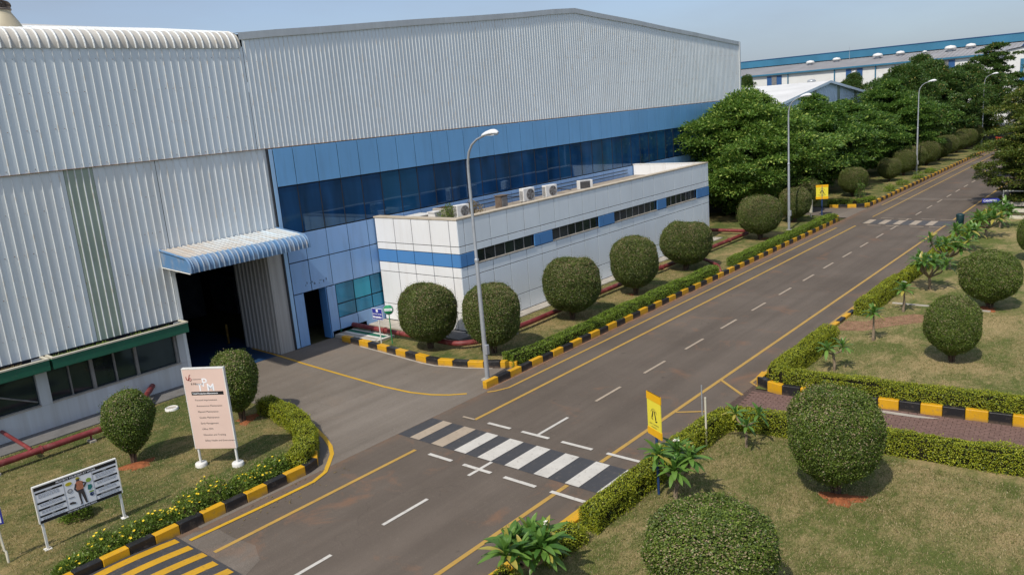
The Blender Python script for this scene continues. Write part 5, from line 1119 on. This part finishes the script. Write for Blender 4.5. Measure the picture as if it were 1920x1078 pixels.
# ------------------------------------------------------------------ trees
def crown_mesh(seed, R, z0, z1, clumps, per, L, Wd, mat, flat_=.55, shape='dome'):
    rs = np.random.RandomState(seed); C = []
    for k in range(clumps):
        for _ in range(30):
            v = rs.normal(size=3); v /= np.linalg.norm(v); q = rs.uniform(.15, 1.2)**.5
            p = np.array([v[0]*R*q, v[1]*R*q, 0]); t = (v[2]*q+1)/2
            w = np.interp(t, [0, .12, .35, .6, .85, 1], [.55, .85, 1, .95, .65, .25]) if shape == 'dome' else np.interp(t, [0, .3, .6, .85, 1], [.8, 1, .75, .5, .25])
            p[:2] *= w; p[2] = z0+(z1-z0)*t; break
        p[:2] *= 1+.16*math.sin(3*math.atan2(p[1], p[0])+seed)+.10*math.sin(5*math.atan2(p[1], p[0])+2*seed); p[2] += .35*math.sin(2.3*p[0]+seed)*math.sin(1.9*p[1])
        C.append((p, rs.uniform(.10, .23)*R))
    Ps, Ds, Us = [], [], []
    for p, cr in C:
        n = int(per*(cr/(.155*R))**2); v = rs.normal(size=(n, 3)); v /= np.linalg.norm(v, axis=1, keepdims=True); v[:, 2] = np.where(v[:, 2] < -.2, -v[:, 2]*.6, v[:, 2])
        q = rs.uniform(.3, 1, (n, 1))**.45; P = p+v*q*cr*np.array([1, 1, flat_])
        out = (p-np.array([0, 0, (z0+z1)/2])); out = out/(np.linalg.norm(out)+1e-6)
        Ps.append(P); Ds.append(v*.8+out*.4+rs.normal(size=(n, 3))*.5+[0, 0, -.15]); Us.append(rs.normal(size=(n, 3))*.45+[0, 0, 1.]+v*.4)
    P, D, U = map(np.concatenate, (Ps, Ds, Us)); n = len(P)
    me = leaf_mesh('crown', P, D, U, rs.uniform(L*.7, L*1.3, n), rs.uniform(Wd*.7, Wd*1.3, n), .1); me.materials.append(MAT[mat])
    mb = MB(); zt = z0+.25*(z1-z0)
    mb.tube([(0, 0, -.1), (.1, .05, z0*.5), (.05, -.05, zt)], [.05*R+.08, .04*R+.05, .03*R+.04], 9); limbs = rs.permutation(len(C))[:14]
    for k in limbs:
        p = C[k][0]; b = Vector((.05, -.05, zt*rs.uniform(.75, 1.0))); e = Vector(p); m_ = b.lerp(e, .5)+Vector((0, 0, .12*R)); mb.tube([b, m_, e], [.02*R+.02, .012*R+.015, .012], 6)
    tm = mb.mesh('trunk'); tm.materials.append(MAT['bark']); return me, tm
CR = {
    'fresh': crown_mesh(101, 4.8, .3, 8.7, 480, 160, .22, .11, 'leaf_tree_fresh', .6),
    'mid': crown_mesh(102, 4.8, .3, 8.4, 400, 150, .26, .13, 'leaf_tree', .40),
    'dark': crown_mesh(103, 4.8, .3, 9.3, 420, 140, .25, .12, 'leaf_tree_dark', .52),
    'tall': crown_mesh(104, 3.6, 3.6, 12.0, 150, 170, .28, .13, 'leaf_tree_dark', .45),
    'olive': crown_mesh(105, 3.4, .05, 7.3, 330, 190, .18, .085, 'leaf_tree_olive', .55)}
def tree(label, kind, x, y, sx, sz, rz, group='trees beyond the annex'):
    t = thing('broadleaf_tree', label, 'tree', (x, y, 0), rz, group); c, tr = CR[kind]
    for nm, m in (('crown', c), ('trunk', tr)): o = obj(nm, m, None, t); o.scale = (sx, sx, sz)
    return t
tree('big bright green tree covering the end of the blue glazed front', 'fresh', -25.7, 56.6, 1.17, .97, .3)
tree('dense green tree behind the second street lamp, touching the hall wall', 'fresh', -28.6, 66.0, .92, .99, 2.1)
tree('layered green tree right of the second street lamp', 'mid', -25.0, 69.5, .98, .93, 1.0)
tree('low green tree below the pale blue shed gable', 'mid', -25.6, 80.5, 1.02, .83, 2.7)
tree('layered tree below and right of the shed gable', 'mid', -24.6, 91.5, 1.0, 1.0, 4.0)
tree('dark tree left of the third street lamp top', 'dark', -26.2, 101, 1.05, 1.06, .5)
tree('tall dark tree rising before the white factory wall behind the third lamp', 'dark', -28.2, 118, .9, 1.2, 1.7)
tree('dark tree with yellow pods right of the third lamp', 'dark', -24.5, 110, 1.1, 1.10, 2.9)
tree('dark tree at the base of the tallest tree behind the farthest lamp', 'dark', -22.3, 118, 1.05, 1.02, 4.4)
tree('tallest dark tree standing above the far factory corner', 'tall', -21.2, 124, 1.15, 1.02, .9)
tree('small dark tree left of the far factory window, beside the hall end', 'dark', -55.5, 125, .62, 1.15, .2, 'trees by the far factory')
tree('small dark tree behind the shed gable below the far factory window', 'dark', -40.5, 130, .62, 1.04, 1.1, 'trees by the far factory')
tree('olive green tree at the right edge, lower and nearer the road', 'olive', -7.7, 64.5, 1.08, .80, .4, 'trees at the right edge')
tree('olive green tree at the right edge, taller and farther back', 'olive', -8.9, 80, 1.12, 1.15, 2.2, 'trees at the right edge')
tree('dark tree closing the view behind the red gate, left of the road', 'dark', -15.5, 131, .9, .85, 3.3, 'trees behind the gate')
tree('dark tree closing the view behind the red gate, right of the road', 'dark', -7.5, 128, 1.0, .9, 5.0, 'trees behind the gate')
tree('dark tree at the very right edge behind the olive trees', 'dark', -1.5, 100, 1.0, .9, 1.3, 'trees at the right edge')

# ------------------------------------------------------------------ far buildings
sh = thing('metal_shed', 'pale blue metal shed with shallow gable among the trees', 'building', (-32, 94, 0))
MB().add([(-32, 80, 0), (-32, 108, 0), (-32, 108, 7.45), (-32, 94, 9.2), (-32, 80, 7.45)], [(0, 1, 2, 3, 4)]).build('gable_wall', 'shed_wall', sh)
rbm = MB()
for k in range(56):
    y = 80.25+k*.5; zt = 9.15-abs(y-94)*.125; rbm.box(-32, -31.95, y-.05, y+.05, 0, zt)
rbm.build('ribs', 'shed_wall', sh)['kind'] = 'stuff'
for a, b in ((89.5, 90.4), (97.2, 98.1), (103.5, 104.3)): MB().add([(-31.94, a, 0), (-31.94, b, 0), (-31.94, b, 9.1-abs(b-94)*.125), (-31.94, a, 9.1-abs(a-94)*.125)], [(0, 1, 2, 3)]).build('translucent_strip', 'translucent_sheet', sh)
rf = MB().add([(-31.6, 79.6, 7.45), (-31.6, 94, 9.27), (-31.6, 108.4, 7.45), (-75, 79.6, 7.45), (-75, 94, 9.27), (-75, 108.4, 7.45)], [(0, 1, 4, 3), (1, 2, 5, 4)]).build('roof', 'shed_roof', sh)
for (y0, z0, y1, z1) in ((79.6, 7.45, 94, 9.27), (94, 9.27, 108.4, 7.45)): MB().add([(-31.58, y0, z0+.03), (-31.58, y1, z1+.03), (-31.58, y1, z1-.25), (-31.58, y0, z0-.25)], [(0, 1, 2, 3)]).build('barge_board', 'shed_wall', rf)
MB().add([(-32, 80, 0), (-75, 80, 0), (-75, 80, 7.45), (-32, 80, 7.45)], [(0, 1, 2, 3)]).build('side_wall', 'shed_wall', sh)
def vent(label, x, y, z, s_=1., mat='ac_white', neck='galv', group='roof vents of the far buildings'):
    t = thing('roof_vent', label, 'vent', (x, y, z), 0, group)
    MB().lathe([(.32*s_, -.3), (.32*s_, .25*s_)], n=14).build('neck', neck, t, True); MB().lathe([(.30*s_, .22*s_), (.62*s_, .25*s_), (.66*s_, .38*s_), (.5*s_, .58*s_), (.001, .68*s_)], n=16).build('hood', mat, t, True)
vent('small grey roof vent on the shed ridge', -34.5, 96, 9.1, .75, 'galv'); vent('rusty necked vent on the shed roof beside the hall', -45.5, 93.0, 9.15, .8, 'galv', 'rust_box')
fa = thing('far_factory', 'long white factory with grey roof and blue fascia across the end of the road', 'building', (-50, 160, 0))
X0, X1 = -110, -23.5
MB().add([(X0, 160, 0), (X1, 160, 0), (X1, 160, 11.4), (X0, 160, 11.4)], [(0, 1, 2, 3)]).build('front_wall', 'factory_white', fa)
MB().add([(X1, 160, 0), (X1, 230, 0), (X1, 230, 14.6), (X1, 168, 14.6), (X1, 168, 13), (X1, 160, 11.4)], [(0, 1, 2, 3, 4, 5)]).build('side_wall', 'factory_blue_dark', fa)
MB().add([(X0, 159.6, 11.55), (X1, 159.6, 11.55), (X1, 168, 13.1), (X0, 168, 13.1)], [(0, 1, 2, 3)]).build('roof', 'roof_grey', fa)
mb = MB()
for k in range(120): x = X0+.4+k*.72; mb.add([(x-.06, 159.6, 11.60), (x+.06, 159.6, 11.60), (x+.06, 168, 13.15), (x-.06, 168, 13.15)], [(0, 1, 2, 3)])
mb.build('roof_ribs', 'roof_grey', fa)['kind'] = 'stuff'
MB().box(X0, X1, 159.5, 159.75, 11.25, 11.55).build('eave_gutter', 'factory_blue', fa)
MB().box(X0, X1-.1, 168, 169, 13.28, 14.66).build('fascia', 'factory_blue', fa); MB().box(X0, X1, 167.9, 169.1, 14.66, 14.75).build('fascia_cap', 'factory_blue_dark', fa)
MB().box(X0, X1-.05, 168.1, 168.2, 12.9, 13.28).build('clerestory', 'joint', fa)
for a in (-66.4, -51.0, -35.6):
    MB().box(a, a+3.0, 159.9, 159.98, 9.0, 11.1).build('blue_panel', 'factory_blue_dark', fa)
    MB().box(a+1.0, a+2.0, 159.85, 159.9, 9.0, 11.1).build('window', 'frame_grey', fa)
    mb = MB()
    for k in range(10): mb.box(a+1.02, a+1.98, 159.80, 159.85, 9.05+k*.2, 9.12+k*.2)
    mb.build('louvre', 'roof_grey', fa)
for x in (-62.1, -53.1, -45.7): MB().tube([(x, 159.85, 0), (x, 159.85, 11.3)], .12, 8).build('downpipe', 'factory_blue', fa)
for i, (x, s_) in enumerate(((-59.8, 1.25), (-54.9, 1.15), (-47.0, 1.4), (-43.2, 1.2), (-34.6, 1.5), (-31.5, 1.3), (-39.0, .6))):
    vent('white mushroom vent on the far factory roof, %s from the left' % ords[i] if s_ > 1 else 'small stub vent between mushroom vents on the far factory roof', x, 166.5-(.8 if i in (0, 2, 4) else 0), 12.85-(.15 if i in (0, 2, 4) else 0), s_)
tag(MB().tube([(-52.3, 166, 12.7), (-52.3, 166, 15.4)], [.05, .02], 6).build('antenna', 'galv'), 'thin mast standing on the far factory roof', 'antenna')
f2 = thing('far_factory', 'white gabled factory end with blue roof edge at the top right corner', 'building', (-14, 150, 0))
MB().add([(-24.2, 150, 0), (-2, 150, 0), (-2, 150, 9), (-19.0, 150, 12.9), (-20.6, 150, 12.55), (-24.2, 150, 11.6)][:0] or [(-23.4, 150, 0), (8, 150, 0), (8, 150, 9.5), (-17, 150, 12.6), (-23.4, 150, 11.6)], [(0, 1, 2, 3, 4)]).build('front_wall', 'factory_white', f2)
MB().add([(-23.4, 150, 0), (-23.4, 150, 11.6), (-23.4, 190, 11.6), (-23.4, 190, 0)], [(0, 1, 2, 3)]).build('side_wall', 'factory_white', f2)
MB().box(-23.4, 8, 172, 173, 12.9, 14.4).build('fascia', 'factory_blue', f2)
MB().add([(-23.7, 149.7, 11.65), (-17, 149.7, 12.7), (8.5, 149.7, 9.55), (-23.7, 190, 11.65), (-17, 190, 12.7), (8.5, 190, 9.55)], [(0, 1, 4, 3), (1, 2, 5, 4)]).build('roof', 'roof_grey', f2)
MB().box(-21.4, -20.9, 149.9, 149.98, 6, 10.2).build('downpipe', 'factory_blue', f2); MB().box(-21, -18, 149.88, 149.97, 6.2, 7.4).build('window', 'factory_blue_dark', f2)
lp = lamp('tiny street lamp standing before the far factory wall', -44.5, 140, box=False); lp.scale = (1.0, 1.0, 1.22)
# gate at the end of the road
g = thing('road_gate', 'red framed gate with yellow mesh panel across the far end of the road', 'gate', (-17.3, 108, 0))
MB().box(-17.45, -17.25, 107.9, 108.1, 0, 1.35).build('gate_post', 'gate_red', g); MB().box(-10.6, -10.4, 107.9, 108.1, 0, 1.35).build('gate_post', 'gate_red', g)
for z in (.12, 1.2): MB().box(-17.25, -10.6, 107.96, 108.04, z, z+.09).build('rail', 'gate_red', g)
for z in (.38, .95): MB().box(-17.25, -10.6, 107.95, 108.05, z, z+.09).build('rail', 'gate_yellow', g)
for k in range(24): MB().box(-17.1+k*.28, -17.05+k*.28, 107.97, 108.03, .2, 1.2).build('bar', 'gate_yellow', g)
gh_ = thing('guard_hut', 'low grey guard hut with an orange board behind the gate', 'hut', (-14.5, 121, 0))
MB().box(-21.4, -14.4, 121, 124, 0, 1.75).build('wall', 'concrete_dark', gh_); MB().box(-21.8, -14.0, 120.4, 124.4, 1.75, 1.95).build('roof', 'white_paint', gh_); MB().box(-20.1, -19.1, 120.3, 120.38, 1.45, 1.98).build('orange_board', 'gate_yellow', gh_); MB().box(-20.5, -15.1, 120.93, 120.99, .9, 1.4).build('window', 'glass_dark', gh_)
w_ = thing('white_railing', 'white rail frame at the right edge below the olive tree', 'railing', (-9.2, 62.8, 0))
for x in (-9.5, -7.9, -6.3): MB().box(x-.04, x+.04, 62.76, 62.84, 0, .95).build('post', 'white_paint', w_)
MB().box(-9.54, -6.2, 62.75, 62.85, .95, 1.02).build('top_rail', 'white_paint', w_); MB().box(-9.4, -6.2, 62.2, 62.7, .05, .30).build('kerb_seat', 'concrete', w_)
for y, x0 in ((59.8, -8.55), (56.9, -8.3)): tag(MB().box(x0, -6.0, y-.09, y+.09, 0, .22).build('edging_beam', 'cream_paint'), 'cream edging beam in the right lawn, %s the white rail' % ('nearer' if y > 58 else 'second from'), 'edging')

# ------------------------------------------------------------------ fallen leaves on lawns and road edge
def litter(label, boxes, n, seed):
    rs = np.random.RandomState(seed); Ps = []
    for (x0, x1, y0, y1, z) in boxes: Ps.append(np.stack([rs.uniform(x0, x1, n), rs.uniform(y0, y1, n), np.full(n, z)], 1))
    P = np.concatenate(Ps); m = len(P); D = rs.normal(size=(m, 3))*[1, 1, .12]
    o = obj('fallen_leaves', leaf_mesh('fallen', P, D, rs.normal(size=(m, 3))*.3+[0, 0, 1], rs.uniform(.03, .09, m), rs.uniform(.02, .045, m)), 'leaf_dry'); tag(o, label, 'leaves', None, 'stuff')
litter('scattered dry leaves on the right lawns', [(-9, -1.5, 9.5, 19.2, ZL+.03), (-9, -1.5, 23.4, 33, ZL+.03)], 160, 1)
litter('scattered dry leaves on the left and annex lawns', [(-26.5, -18, 4.5, 12.5, ZL+.03), (-22, -18.5, 21.5, 36, ZL+.03)], 130, 2)
litter('dry leaves and grit along the road edges', [(-17.6, -17.2, 19, 54, .014), (-10.15, -9.95, 5, 34, .014), (-17.5, -16.6, 8.2, 12, .014)], 70, 3)
